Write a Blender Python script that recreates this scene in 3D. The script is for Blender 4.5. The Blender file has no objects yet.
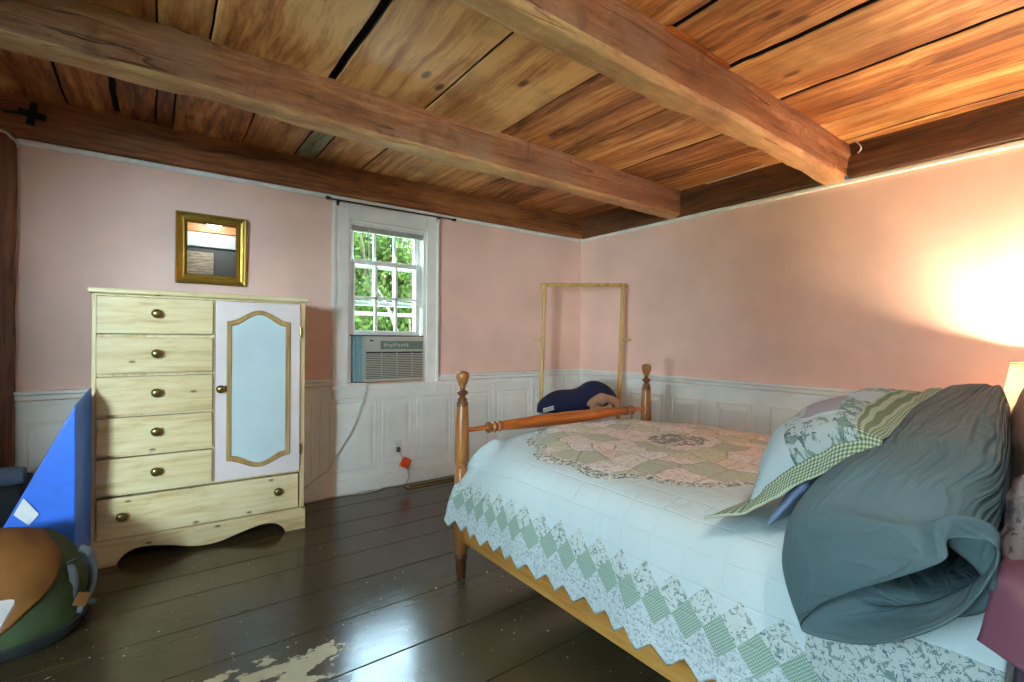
import bpy, bmesh, math, random
from mathutils import Vector, Matrix, noise as mnoise
R = random.Random(7)
PI = math.pi
COL = bpy.context.scene.collection
sc = bpy.context.scene

# ------------------------------------------------------------------ room measures (metres)
XR, XL = 3.365, -1.45          # right and left wall
YB, YR = 3.424, -0.50          # window wall and rear wall
HC = 2.285                     # underside of ceiling boards
CAM = (0, 0, 1.1)

# ------------------------------------------------------------------ camera
F_PX, YAW, PITCH, ROLL = 483.125, 0.63596, -0.003534, 0.0087027
fw = Vector((math.sin(YAW)*math.cos(PITCH), math.cos(YAW)*math.cos(PITCH), math.sin(PITCH)))
rt = Vector((math.cos(YAW), -math.sin(YAW), 0)); up = rt.cross(fw)
c_, s_ = math.cos(ROLL), math.sin(ROLL)
rt2, up2 = c_*rt + s_*up, -s_*rt + c_*up
cam_d = bpy.data.cameras.new('camera'); cam = bpy.data.objects.new('camera', cam_d); COL.objects.link(cam)
cam_d.sensor_width = 36; cam_d.lens = F_PX/1024*36; cam_d.clip_start = 0.02
M_ = Matrix((rt2, up2, -fw)).transposed().to_4x4(); M_.translation = Vector(CAM); cam.matrix_world = M_
sc.camera = cam
sc.view_settings.view_transform = 'Standard'; sc.view_settings.look = 'None'
sc.view_settings.gamma = 1; sc.view_settings.use_curve_mapping = False
sc.view_settings.exposure = 1.85
LAMP_W, DOME, FAR_W, LOW_FILL_W = 64.0, 30.0, 560.0, 215.0
try:
    sc.cycles.use_denoising = True; sc.cycles.denoiser = 'OPENIMAGEDENOISE'
    sc.cycles.max_bounces = 10; sc.cycles.diffuse_bounces = 6; sc.cycles.transparent_max_bounces = 12
    sc.cycles.sample_clamp_indirect = 6.0; sc.cycles.caustics_reflective = False; sc.cycles.caustics_refractive = False
except Exception: pass

# ------------------------------------------------------------------ node helpers
def lin(c):
    return tuple(((v/255)/12.92 if v/255 <= .04045 else ((v/255+.055)/1.055)**2.4) for v in c) + (1,)
class Mat:
    def __init__(s, name):
        s.m = bpy.data.materials.new(name); s.m.use_nodes = True
        s.t = s.m.node_tree; s.N = s.t.nodes; s.L = s.t.links
        s.b = s.N['Principled BSDF']; s.out = s.N['Material Output']
    def put(s, sock, v):
        if isinstance(v, bpy.types.NodeSocket): s.L.new(v, sock)
        elif v is not None: sock.default_value = v
    def m_(s, op, a, b=None, c=None, clamp=False):
        n = s.N.new('ShaderNodeMath'); n.operation = op; n.use_clamp = clamp
        s.put(n.inputs[0], a); s.put(n.inputs[1], b); s.put(n.inputs[2], c); return n.outputs[0]
    def add(s, a, b): return s.m_('ADD', a, b)
    def sub(s, a, b): return s.m_('SUBTRACT', a, b)
    def mul(s, a, b): return s.m_('MULTIPLY', a, b)
    def div(s, a, b): return s.m_('DIVIDE', a, b)
    def abs(s, a): return s.m_('ABSOLUTE', a)
    def lt(s, a, b): return s.m_('LESS_THAN', a, b)
    def gt(s, a, b): return s.m_('GREATER_THAN', a, b)
    def mn(s, a, b): return s.m_('MINIMUM', a, b)
    def mx(s, a, b): return s.m_('MAXIMUM', a, b)
    def inv(s, a): return s.m_('SUBTRACT', 1.0, a)
    def rng(s, v, a, b, c=0.0, d=1.0, smooth=False):
        n = s.N.new('ShaderNodeMapRange'); n.clamp = True
        if smooth: n.interpolation_type = 'SMOOTHSTEP'
        s.put(n.inputs[0], v)
        for i, q in enumerate((a, b, c, d)): s.put(n.inputs[1+i], q)
        return n.outputs[0]
    def coord(s, kind='Object'): return s.N.new('ShaderNodeTexCoord').outputs[kind]
    def uv(s, name=None):
        n = s.N.new('ShaderNodeUVMap')
        if name: n.uv_map = name
        return n.outputs[0]
    def pos(s): return s.N.new('ShaderNodeNewGeometry').outputs['Position']
    def attr(s, name):
        n = s.N.new('ShaderNodeAttribute'); n.attribute_name = name; return n.outputs['Fac']
    def sep(s, v):
        n = s.N.new('ShaderNodeSeparateXYZ'); s.put(n.inputs[0], v); return n.outputs[0], n.outputs[1], n.outputs[2]
    def comb(s, x=0.0, y=0.0, z=0.0):
        n = s.N.new('ShaderNodeCombineXYZ'); s.put(n.inputs[0], x); s.put(n.inputs[1], y); s.put(n.inputs[2], z); return n.outputs[0]
    def vscale(s, v, sc3, off=None):
        n = s.N.new('ShaderNodeVectorMath'); n.operation = 'MULTIPLY_ADD'
        s.put(n.inputs[0], v); n.inputs[1].default_value = sc3; s.put(n.inputs[2], off if off is not None else (0, 0, 0)); return n.outputs[0]
    def noise(s, v, scale, detail=3, rough=.5, dist=0.0, col=False):
        n = s.N.new('ShaderNodeTexNoise'); s.put(n.inputs['Vector'], v); s.put(n.inputs['Scale'], scale)
        n.inputs['Detail'].default_value = detail; n.inputs['Roughness'].default_value = rough; n.inputs['Distortion'].default_value = dist
        return n.outputs['Color' if col else 'Fac']
    def voro(s, v, scale, out='Distance', feature='F1', rand=1.0, dim='3D'):
        n = s.N.new('ShaderNodeTexVoronoi'); n.voronoi_dimensions = dim; n.feature = feature; s.put(n.inputs['Vector'], v); n.inputs['Scale'].default_value = scale
        n.inputs['Randomness'].default_value = rand
        return n.outputs[out]
    def white(s, v):
        n = s.N.new('ShaderNodeTexWhiteNoise'); s.put(n.inputs['Vector'], v); return n.outputs['Value']
    def ramp(s, f, stops, const=False):
        n = s.N.new('ShaderNodeValToRGB'); s.put(n.inputs[0], f); cr = n.color_ramp
        if const: cr.interpolation = 'CONSTANT'
        while len(cr.elements) < len(stops): cr.elements.new(.5)
        for e, (p, c) in zip(cr.elements, stops): e.position = p; e.color = c
        return n.outputs[0]
    def mix(s, f, a, b, mode='MIX'):
        n = s.N.new('ShaderNodeMix'); n.data_type = 'RGBA'; n.blend_type = mode; n.clamp_factor = True
        s.put(n.inputs[0], f); s.put(n.inputs[6], a); s.put(n.inputs[7], b); return n.outputs[2]
    def bump(s, h, strength=.3, dist=.01, normal=None):
        n = s.N.new('ShaderNodeBump'); n.inputs['Strength'].default_value = strength; n.inputs['Distance'].default_value = dist
        s.put(n.inputs['Height'], h); s.put(n.inputs['Normal'], normal); return n.outputs[0]
    def done(s, col=None, rough=.5, normal=None, metal=None, spec=None, **kw):
        s.put(s.b.inputs['Base Color'], col); s.put(s.b.inputs['Roughness'], rough); s.put(s.b.inputs['Normal'], normal)
        s.put(s.b.inputs['Metallic'], metal); s.put(s.b.inputs['Specular IOR Level'], spec)
        for k, v in kw.items(): s.put(s.b.inputs[k.replace('_', ' ')], v)
        return s.m

def paint(name, rgb, rough=.4, var=.05, nscale=3, bump=.05, bscale=60):
    k = Mat(name); p = k.coord()
    n = k.noise(p, nscale, 4, .6)
    c = k.mix(k.rng(n, .35, .65), lin(tuple(v*(1-var) for v in rgb)), lin(tuple(min(255, v*(1+var*.5)) for v in rgb)))
    return k.done(c, rough, k.bump(k.noise(p, bscale, 3), bump, .004))
def plain(name, rgb, rough=.5, metal=0.0, bump=0, bscale=80, spec=None):
    k = Mat(name); p = k.coord()
    n = k.noise(p, 25, 3)
    c = k.mix(n, lin(tuple(v*.92 for v in rgb)), lin(tuple(min(255, v*1.06) for v in rgb)))
    return k.done(c, rough, k.bump(k.noise(p, bscale, 3), bump, .003) if bump else None, metal, spec)
def wood(name, dark, mid, light, axis=0, scale=1.0, rough=.5, bump=.25, knots=.0, ring=.5, bid=False, stain=None, stretch=14, warpk=1.0, kd=1, kr=.10, kc=None):
    k = Mat(name); p = k.coord()
    st = [stretch]*3; st[axis] = 1.0
    off = None
    if bid:
        b = k.attr('bid'); off = k.comb(k.mul(b, 37.0), k.mul(b, 91.0), k.mul(b, 53.0))
    q = k.vscale(p, tuple(v*scale for v in st), off)
    warp = k.noise(k.vscale(p, (1.3, 1.3, 1.3), off), 1.2, 2, col=True)
    n = k.N.new('ShaderNodeVectorMath'); n.operation = 'MULTIPLY_ADD'
    k.put(n.inputs[0], warp); n.inputs[1].default_value = tuple(warpk*(1.0 if i == axis else 1.0) for i in range(3)); k.put(n.inputs[2], q)
    q = n.outputs[0]
    g = k.noise(q, .55, 6, .62)
    fine = k.noise(q, 4.5, 4, .65)
    rr = k.m_('FRACT', k.mul(k.noise(q, .28, 2, .4), 9.0))
    rr = k.abs(k.sub(rr, .5))
    f = k.add(k.mul(g, 1.0-.35*ring), k.mul(rr, .7*ring)); f = k.add(f, k.mul(k.sub(fine, .5), .75))
    if bid: f = k.add(f, k.mul(k.sub(k.attr('bid'), .5), .42))
    col = k.ramp(f, [(.26, lin(dark)), (.48, lin(mid)), (.74, lin(light))])
    if stain:
        sn = k.noise(k.vscale(p, (1, 1, 1), off), stain[1], 4, .6)
        col = k.mix(k.rng(sn, stain[2], stain[3], 0, stain[4] if len(stain) > 4 else .8), col, lin(stain[0]))
    if knots:
        pc_ = k.sep(k.vscale(p, (1, 1, 1), off)); oth = [i for i in range(3) if i not in (axis, kd)][0]
        kv = k.comb(k.mul(pc_[axis], 1.5), k.mul(pc_[oth], 3.0), 0.0)
        d = k.voro(kv, knots, dim='2D'); cid = k.voro(kv, knots, 'Color', dim='2D')
        km = k.mul(k.rng(d, kr*.35, kr, 1, 0, True), k.gt(k.sep(cid)[0], .5))
        col = k.mix(k.mul(km, .8), col, lin(kc or tuple(v*.45 for v in dark)))
    h = k.add(k.mul(fine, .5), k.mul(g, .6))
    return k.done(col, rough, k.bump(h, bump, .006))

# ------------------------------------------------------------------ mesh helpers
def rotm(rz=0, rx=0, ry=0): return (Matrix.Rotation(rz, 4, 'Z') @ Matrix.Rotation(ry, 4, 'Y') @ Matrix.Rotation(rx, 4, 'X'))
def B(): return bmesh.new()
def add_box(bm, lo, hi, bev=.002, seg=2, m=None):
    t = bmesh.new(); bmesh.ops.create_cube(t, size=1)
    s = [hi[i]-lo[i] for i in range(3)]
    for v in t.verts: v.co = Vector([lo[i]+(v.co[i]+.5)*s[i] for i in range(3)])
    if bev: bmesh.ops.bevel(t, geom=t.edges[:], offset=min(bev, min(abs(x) for x in s)*.45), segments=seg, profile=.6, affect='EDGES')
    if m is not None: t.transform(m)
    merge(bm, t); return bm
def merge(bm, t):
    me = bpy.data.meshes.new('tmp'); t.to_mesh(me); t.free(); bm.from_mesh(me); bpy.data.meshes.remove(me)
def catmull(pts, n, closed=False):
    P = [Vector(p) for p in pts]; out = []; N = len(P); segs = N if closed else N-1
    for i in range(segs):
        if closed: a, b, c, d = P[(i-1) % N], P[i], P[(i+1) % N], P[(i+2) % N]
        else: a, b, c, d = P[max(i-1, 0)], P[i], P[i+1], P[min(i+2, N-1)]
        for j in range(n):
            t = j/n
            out.append(.5*((2*b)+(c-a)*t+(2*a-5*b+4*c-d)*t*t+(3*b-a-3*c+d)*t**3))
    if not closed: out.append(P[-1])
    return out
def add_tube(bm, pts, r, n=10, smooth=6, caps=True, flat=None):
    P = catmull(pts, smooth) if smooth and len(pts) > 2 else [Vector(p) for p in pts]
    rings = []; ref = None
    for i, p in enumerate(P):
        d = (P[min(i+1, len(P)-1)]-P[max(i-1, 0)]).normalized()
        if ref is None: ref = Vector((0, 0, 1)) if abs(d.z) < .9 else Vector((1, 0, 0))
        a = (ref-d*ref.dot(d)).normalized(); ref = a; b = d.cross(a)
        rr = r(i/(len(P)-1)) if callable(r) else r
        fl = flat or 1.0
        rings.append([bm.verts.new(p+rr*(math.cos(2*PI*k/n)*a*fl+math.sin(2*PI*k/n)*b)) for k in range(n)])
    for u, v in zip(rings, rings[1:]):
        for k in range(n): bm.faces.new((u[k], u[(k+1) % n], v[(k+1) % n], v[k]))
    if caps: bm.faces.new(rings[0][::-1]); bm.faces.new(rings[-1])
    return bm
def add_lathe(bm, prof, n=28, m=None):
    t = bmesh.new(); rings = []
    for r, z in prof:
        rings.append([t.verts.new((max(r, 1e-4)*math.cos(2*PI*k/n), max(r, 1e-4)*math.sin(2*PI*k/n), z)) for k in range(n)])
    for u, v in zip(rings, rings[1:]):
        for k in range(n): t.faces.new((u[k], u[(k+1) % n], v[(k+1) % n], v[k]))
    t.faces.new(rings[0][::-1]); t.faces.new(rings[-1])
    if m is not None: t.transform(m)
    merge(bm, t); return bm
def add_prism(bm, poly, d0, d1, plane='xz', m=None, bev=0):
    """extrude a 2-D outline; plane xz: (x,z) outline along y"""
    t = bmesh.new()
    def co(p, d): return {'xz': (p[0], d, p[1]), 'yz': (d, p[0], p[1]), 'xy': (p[0], p[1], d)}[plane]
    a = [t.verts.new(co(p, d0)) for p in poly]; b = [t.verts.new(co(p, d1)) for p in poly]
    n = len(poly); fs = [t.faces.new(a), t.faces.new(b[::-1])]
    for i in range(n): t.faces.new((a[i], b[i], b[(i+1) % n], a[(i+1) % n]))
    bmesh.ops.recalc_face_normals(t, faces=t.faces[:])
    bmesh.ops.triangulate(t, faces=[f for f in t.faces if len(f.verts) > 4])
    if m is not None: t.transform(m)
    merge(bm, t); return bm
def add_grid(bm, nu, nv, fn, uvs=None, closed_u=False, closed_v=False):
    """fn(i/nu, j/nv) -> point. uvs: dict name -> fn giving (u,v)"""
    V = [[bm.verts.new(fn(i/nu, j/nv)) for j in range(nv if closed_v else nv+1)] for i in range(nu if closed_u else nu+1)]
    lay = {k: (bm.loops.layers.uv.get(k) or bm.loops.layers.uv.new(k)) for k in (uvs or {})}
    for i in range(nu):
        for j in range(nv):
            ii, jj = ((i+1) % nu if closed_u else i+1), ((j+1) % nv if closed_v else j+1)
            f = bm.faces.new((V[i][j], V[ii][j], V[ii][jj], V[i][jj]))
            for l, (a, b) in zip(f.loops, ((i, j), (i+1, j), (i+1, j+1), (i, j+1))):
                for k, uf in (uvs or {}).items(): l[lay[k]].uv = uf(a/nu, b/nv)
    return V
MW = {}
def obj(name, bm, mat, parent=None, local=False, smooth=False, label=None, auto=None, recalc=True):
    """link bm as ONE mesh object. World coordinates unless local (to the parent)."""
    if recalc: bmesh.ops.recalc_face_normals(bm, faces=bm.faces[:])
    me = bpy.data.meshes.new(name); o = bpy.data.objects.new(name, me)
    if parent is not None:
        pm = MW[parent.name]
        if not local: bm.transform(pm.inverted())
        o.parent = parent; MW[o.name] = pm
    else:
        xs = [v.co for v in bm.verts]
        lo = [min(v[i] for v in xs) for i in range(3)]; hi = [max(v[i] for v in xs) for i in range(3)]
        org = Vector(((lo[0]+hi[0])/2, (lo[1]+hi[1])/2, lo[2]))
        bm.transform(Matrix.Translation(-org)); o.location = org; MW[o.name] = Matrix.Translation(org)
    bm.to_mesh(me); bm.free()
    for mt in (mat if isinstance(mat, (list, tuple)) else [mat]): me.materials.append(mt)
    if smooth:
        for p in me.polygons: p.use_smooth = True
        if auto:
            try: me.set_sharp_from_angle(angle=math.radians(auto))
            except Exception: pass
    COL.objects.link(o)
    if label: o['label'] = label
    return o
def thing(name, label, cat, loc=(0, 0, 0), rz=0, group=None):
    o = bpy.data.objects.new(name, None); COL.objects.link(o); o.empty_display_size = .05
    o.location = loc; o.rotation_euler = (0, 0, rz); MW[o.name] = Matrix.Translation(Vector(loc)) @ Matrix.Rotation(rz, 4, 'Z')
    o['label'] = label; o['category'] = cat
    if group: o['group'] = group
    return o
def tag(o, label, cat, group=None, kind=None):
    o['label'] = label; o['category'] = cat
    if group: o['group'] = group
    if kind: o['kind'] = kind
    return o
def struct(o, label=None):
    o['kind'] = 'structure'
    if label: o['label'] = label
    return o
def subsurf(o, n=1):
    m = o.modifiers.new('sub', 'SUBSURF'); m.levels = m.render_levels = n
def N3(p, s=1.0): return mnoise.noise(Vector(p)*s)

# ------------------------------------------------------------------ materials
M = {}
M['wall'] = paint('pink_wall_paint', (240, 203, 186), .36, .05, 1.5, .06, 45)
M['wall_grey'] = paint('grey_wall_paint', (60, 64, 64), .6, .05)
M['white_trim'] = paint('white_trim_paint', (240, 239, 232), .35, .04, 4, .05, 70)
M['wainscot'] = paint('wainscot_paint', (240, 240, 232), .38, .04, 3, .06, 60)
M['crown'] = paint('crown_paint', (242, 240, 234), .45, .06, 6, .1, 40)
k = Mat('hewn_beam_wood'); p = k.coord(); bx_, by_, bz_ = k.sep(p)
qs = k.vscale(p, (1.2, 12, 12)); wq = k.noise(p, 1.3, 2, col=True)
vm = k.N.new('ShaderNodeVectorMath'); vm.operation = 'MULTIPLY_ADD'; k.put(vm.inputs[0], wq); vm.inputs[1].default_value = (.8, .8, .8); k.put(vm.inputs[2], qs); qs = vm.outputs[0]
g = k.noise(qs, .8, 6, .65); fine = k.noise(k.vscale(p, (7, 60, 60)), 1.0, 4, .7)
crk = k.mul(k.rng(k.abs(k.sub(k.noise(k.vscale(p, (.45, 14, 14)), 1.1, 2, .4), .5)), 0, .012, 1, 0), k.gt(k.noise(p, 2.4, 2), .5))
adz = k.noise(k.vscale(p, (10, 5, 5)), 1.0, 3, .5, .6); blot = k.noise(p, 3.0, 4, .65)
col = k.ramp(k.add(k.mul(g, .75), k.add(k.mul(k.sub(fine, .5), .5), .12)), [(.28, lin((88, 50, 30))), (.5, lin((160, 102, 64))), (.74, lin((212, 160, 114)))])
col = k.mix(k.rng(blot, .50, .68, 0, .6), col, lin((160, 132, 108))); col = k.mix(k.rng(adz, .60, .74, 0, .55), col, lin((84, 50, 30)))
col = k.mix(k.mul(crk, .85), col, lin((44, 24, 14)))
sp_ = k.mul(k.lt(k.voro(k.vscale(p, (3, 6, 6)), 2.2), .045), 1.0); col = k.mix(k.mul(sp_, .7), col, lin((40, 24, 16)))
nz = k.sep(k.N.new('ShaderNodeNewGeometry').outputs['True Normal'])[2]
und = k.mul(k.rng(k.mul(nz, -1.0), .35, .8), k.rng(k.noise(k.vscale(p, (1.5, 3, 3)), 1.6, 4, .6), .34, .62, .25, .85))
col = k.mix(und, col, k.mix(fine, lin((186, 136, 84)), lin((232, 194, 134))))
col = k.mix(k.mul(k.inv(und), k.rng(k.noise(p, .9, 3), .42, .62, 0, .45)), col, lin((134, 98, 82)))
h = k.sub(k.add(k.mul(fine, .5), k.add(k.mul(adz, .9), k.mul(g, .5))), k.mul(crk, .8))
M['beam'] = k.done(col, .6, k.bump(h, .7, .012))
M['plate'] = wood('dark_plate_wood', (76, 40, 18), (134, 80, 42), (166, 108, 62), 0, 1.0, .6, .4, 0, .3)
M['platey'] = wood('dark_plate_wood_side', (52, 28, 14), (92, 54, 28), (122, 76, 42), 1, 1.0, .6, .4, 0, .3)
M['post'] = wood('dark_post_wood', (62, 32, 16), (112, 64, 34), (138, 84, 46), 2, 1.0, .5, .3)
M['boards'] = wood('ceiling_board_wood', (92, 46, 20), (186, 122, 66), (232, 184, 120), 1, .62, .45, .3, 1.1, .5, True, kd=2, kr=.085, kc=(66, 34, 14), stain=((112, 62, 28), 1.6, .5, .66, .6), stretch=18, warpk=1.1)
M['boardgrey'] = wood('grey_green_board', (84, 80, 58), (128, 122, 92), (156, 150, 118), 1, .8, .6, .3)
M['bandgrey'] = paint('pale_band_paint', (150, 160, 156), .5, .04)
M['boardsdark'] = plain('gap_dark', (26, 18, 12), .9)
M['pine'] = wood('pale_pine', (204, 172, 116), (230, 208, 156), (240, 224, 182), 0, .8, .4, .06, 2.6, .4, kr=.075, kc=(104, 70, 34))
M['pinev'] = wood('pale_pine_upright', (204, 172, 116), (230, 208, 158), (240, 224, 184), 2, .8, .4, .06, 0, .4)
M['pinemould'] = wood('honey_pine_moulding', (150, 112, 56), (182, 146, 86), (200, 170, 112), 2, 1, .4, .05)
M['doorwhite'] = paint('door_white_paint', (236, 224, 220), .4, .03)
M['panelwhite'] = paint('panel_pale_paint', (206, 226, 228), .3, .03)
M['brassknob'] = plain('antique_brass', (138, 122, 70), .28, .85)
M['gold'] = plain('gilt_frame', (168, 134, 56), .35, .75, .5, 120)
M['mirror'] = plain('mirror_glass', (235, 240, 240), .02, 1.0)
M['maple'] = wood('maple_bed_wood', (98, 58, 26), (146, 94, 44), (172, 118, 62), 2, 1, .28, .05, 0, .3)
M['mapledark'] = wood('dark_turned_maple', (62, 34, 16), (102, 58, 26), (128, 78, 36), 2, 1, .35, .05, 0, .3)
M['maplex'] = wood('maple_bed_rail_wood', (128, 66, 24), (182, 100, 40), (204, 126, 56), 0, 1, .22, .04, 0, .3)
M['mapley'] = wood('maple_side_rail_wood', (140, 88, 34), (184, 128, 58), (204, 152, 78), 1, 1, .35, .05, 0, .3)
M['rackwood'] = wood('light_rack_wood', (176, 134, 66), (204, 164, 92), (220, 184, 116), 2, 1, .45, .05)
M['navy'] = plain('navy_fabric', (28, 32, 66), .9, 0, .25, 300)
M['tan'] = plain('tan_fabric', (190, 152, 124), .9, 0, .25, 260)
M['whitefab'] = plain('white_fabric', (222, 222, 222), .85, 0, .2, 200)
M['whiteplastic'] = plain('white_plastic', (228, 230, 228), .35)
M['acgrey'] = plain('ac_beige_plastic', (190, 186, 172), .45)
M['acpanel'] = plain('ac_panel', (112, 134, 122), .35)
M['acdark'] = plain('ac_dark', (30, 32, 34), .6)
M['blindgrey'] = plain('blind_beige_grey', (196, 196, 186), .5)
M['accordion'] = plain('accordion_plastic', (150, 178, 182), .5)
M['black'] = plain('black_metal', (30, 28, 26), .5, .4)
M['iron'] = plain('rusty_iron', (52, 42, 34), .6, .5)
M['orange'] = plain('orange_plastic', (240, 92, 48), .4)
M['cord'] = plain('pale_cord', (206, 200, 190), .5)
M['brassplate'] = plain('brass_register', (150, 122, 62), .4, .6)
M['blue'] = plain('blue_vinyl', (64, 124, 240), .42, 0, .1, 120)
M['ochre'] = plain('ochre_canvas', (120, 74, 18), .85, 0, .3, 240)
M['green'] = plain('olive_canvas', (54, 70, 36), .85, 0, .3, 240)
M['charcoal'] = plain('charcoal_canvas', (38, 42, 42), .85, 0, .3, 240)
M['greyweb'] = plain('grey_webbing', (84, 88, 88), .8, 0, .3, 300)
M['greyblanket'] = plain('grey_blanket', (96, 108, 122), .9, 0, .3, 200)
M['tagpaper'] = plain('white_paper', (236, 238, 236), .6)
M['maroon'] = plain('plum_satin', (98, 62, 78), .4, 0, .05, 60)
M['plumdark'] = plain('dark_plum_cotton', (58, 40, 56), .75, 0, .1, 120)
M['darkpillow'] = plain('dark_brown_cotton', (124, 98, 86), .8, 0, .15, 200)
M['slate'] = plain('slate_blue_cotton', (122, 142, 172), .8, 0, .12, 200)
M['shirt'] = plain('wire_white', (214, 212, 206), .5)
M['bluewire'] = plain('blue_plastic', (60, 110, 190), .5)

# painted floor with worn cream patch and flecks
k = Mat('painted_floor'); p = k.pos(); x, y, z = k.sep(p)
base = k.mix(k.noise(p, 1.6, 4, .6), lin((62, 53, 35)), lin((78, 67, 46)))
pn = k.add(k.mul(k.noise(k.vscale(p, (1, 1.7, 1)), 7, 6, .68), 1.0), 0.0)
pr = k.add(k.m_('POWER', k.div(k.sub(x, .30), .36), 2.0), k.m_('POWER', k.div(k.sub(y, 1.72), .145), 2.0))
peel = k.gt(k.sub(pn, k.mul(pr, .17)), .45)
fl = k.gt(k.mul(k.gt(k.noise(p, 3.0, 3), .50), k.noise(k.vscale(p, (1, 2.2, 1)), 42, 2, .5)), .725)
fl2 = k.mul(k.lt(k.voro(p, 9.0), .045), k.gt(k.noise(p, 5, 2), .52))
pm = k.mx(peel, k.mx(fl, fl2))
cream = k.mix(k.noise(p, 30, 4), lin((176, 172, 138)), lin((206, 200, 168)))
col = k.mix(pm, base, cream)
h = k.add(k.mul(k.noise(p, 22, 4, .6), .6), k.mul(pm, -.35))
h = k.add(h, k.mul(k.noise(k.vscale(p, (1.5, 14, 1)), 6, 3), .5))
M['floor'] = k.done(col, k.add(k.mul(k.noise(p, 9, 4), .14), k.add(.12, k.mul(pm, .4))), k.bump(h, .16, .006), None, .6)

# window glass
k = Mat('window_glass'); tr = k.N.new('ShaderNodeBsdfTransparent'); gl = k.N.new('ShaderNodeBsdfGlossy'); gl.inputs['Roughness'].default_value = .02
fr = k.N.new('ShaderNodeFresnel'); fr.inputs[0].default_value = 1.45; mixn = k.N.new('ShaderNodeMixShader')
tr.inputs[0].default_value = (.96, .98, .97, 1)
k.L.new(k.mul(fr.outputs[0], .6), mixn.inputs[0]); k.L.new(tr.outputs[0], mixn.inputs[1]); k.L.new(gl.outputs[0], mixn.inputs[2]); k.L.new(mixn.outputs[0], k.out.inputs[0])
M['glass'] = k.m
# leaves
def leafmat(name, a, b):
    k = Mat(name); p = k.coord(); n = k.noise(p, 1.3, 3)
    c = k.mix(k.rng(n, .35, .65), lin(a), lin(b)); c = k.mix(k.mul(k.noise(p, 9, 2), .5), c, lin((64, 76, 34)))
    d = k.N.new('ShaderNodeBsdfDiffuse'); t = k.N.new('ShaderNodeBsdfTranslucent'); ms = k.N.new('ShaderNodeMixShader'); ms.inputs[0].default_value = .4
    k.L.new(c, d.inputs[0]); k.L.new(c, t.inputs[0]); k.L.new(d.outputs[0], ms.inputs[1]); k.L.new(t.outputs[0], ms.inputs[2]); k.L.new(ms.outputs[0], k.out.inputs[0])
    return k.m
M['leafa'] = leafmat('leaf_mid_green', (36, 48, 20), (70, 82, 38))
M['leafb'] = leafmat('leaf_light_green', (54, 64, 28), (94, 104, 54))
M['bark'] = wood('bark', (40, 32, 24), (72, 60, 46), (96, 84, 66), 2, 2, .9, .6)
k = Mat('lawn'); p = k.coord(); n = k.noise(p, 3, 6)
M['lawn'] = k.done(k.mix(n, lin((64, 86, 40)), lin((96, 116, 64))), .95)
# lamp shade: translucent linen
k = Mat('lamp_shade_linen'); d = k.N.new('ShaderNodeBsdfDiffuse'); t = k.N.new('ShaderNodeBsdfTranslucent'); ms = k.N.new('ShaderNodeMixShader'); ms.inputs[0].default_value = .5
w = k.noise(k.vscale(k.coord(), (1, 1, 1)), 220, 2); c = k.mix(w, lin((236, 224, 200)), lin((248, 240, 222)))
k.L.new(c, d.inputs[0]); k.L.new(c, t.inputs[0]); k.L.new(d.outputs[0], ms.inputs[1]); k.L.new(t.outputs[0], ms.inputs[2]); k.L.new(ms.outputs[0], k.out.inputs[0])
M['shade'] = k.m
k = Mat('bulb_glow'); M['bulb'] = k.done((1, .8, .5, 1), .3, Emission_Color=(1, .78, .5, 1), Emission_Strength=20.0)

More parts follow.
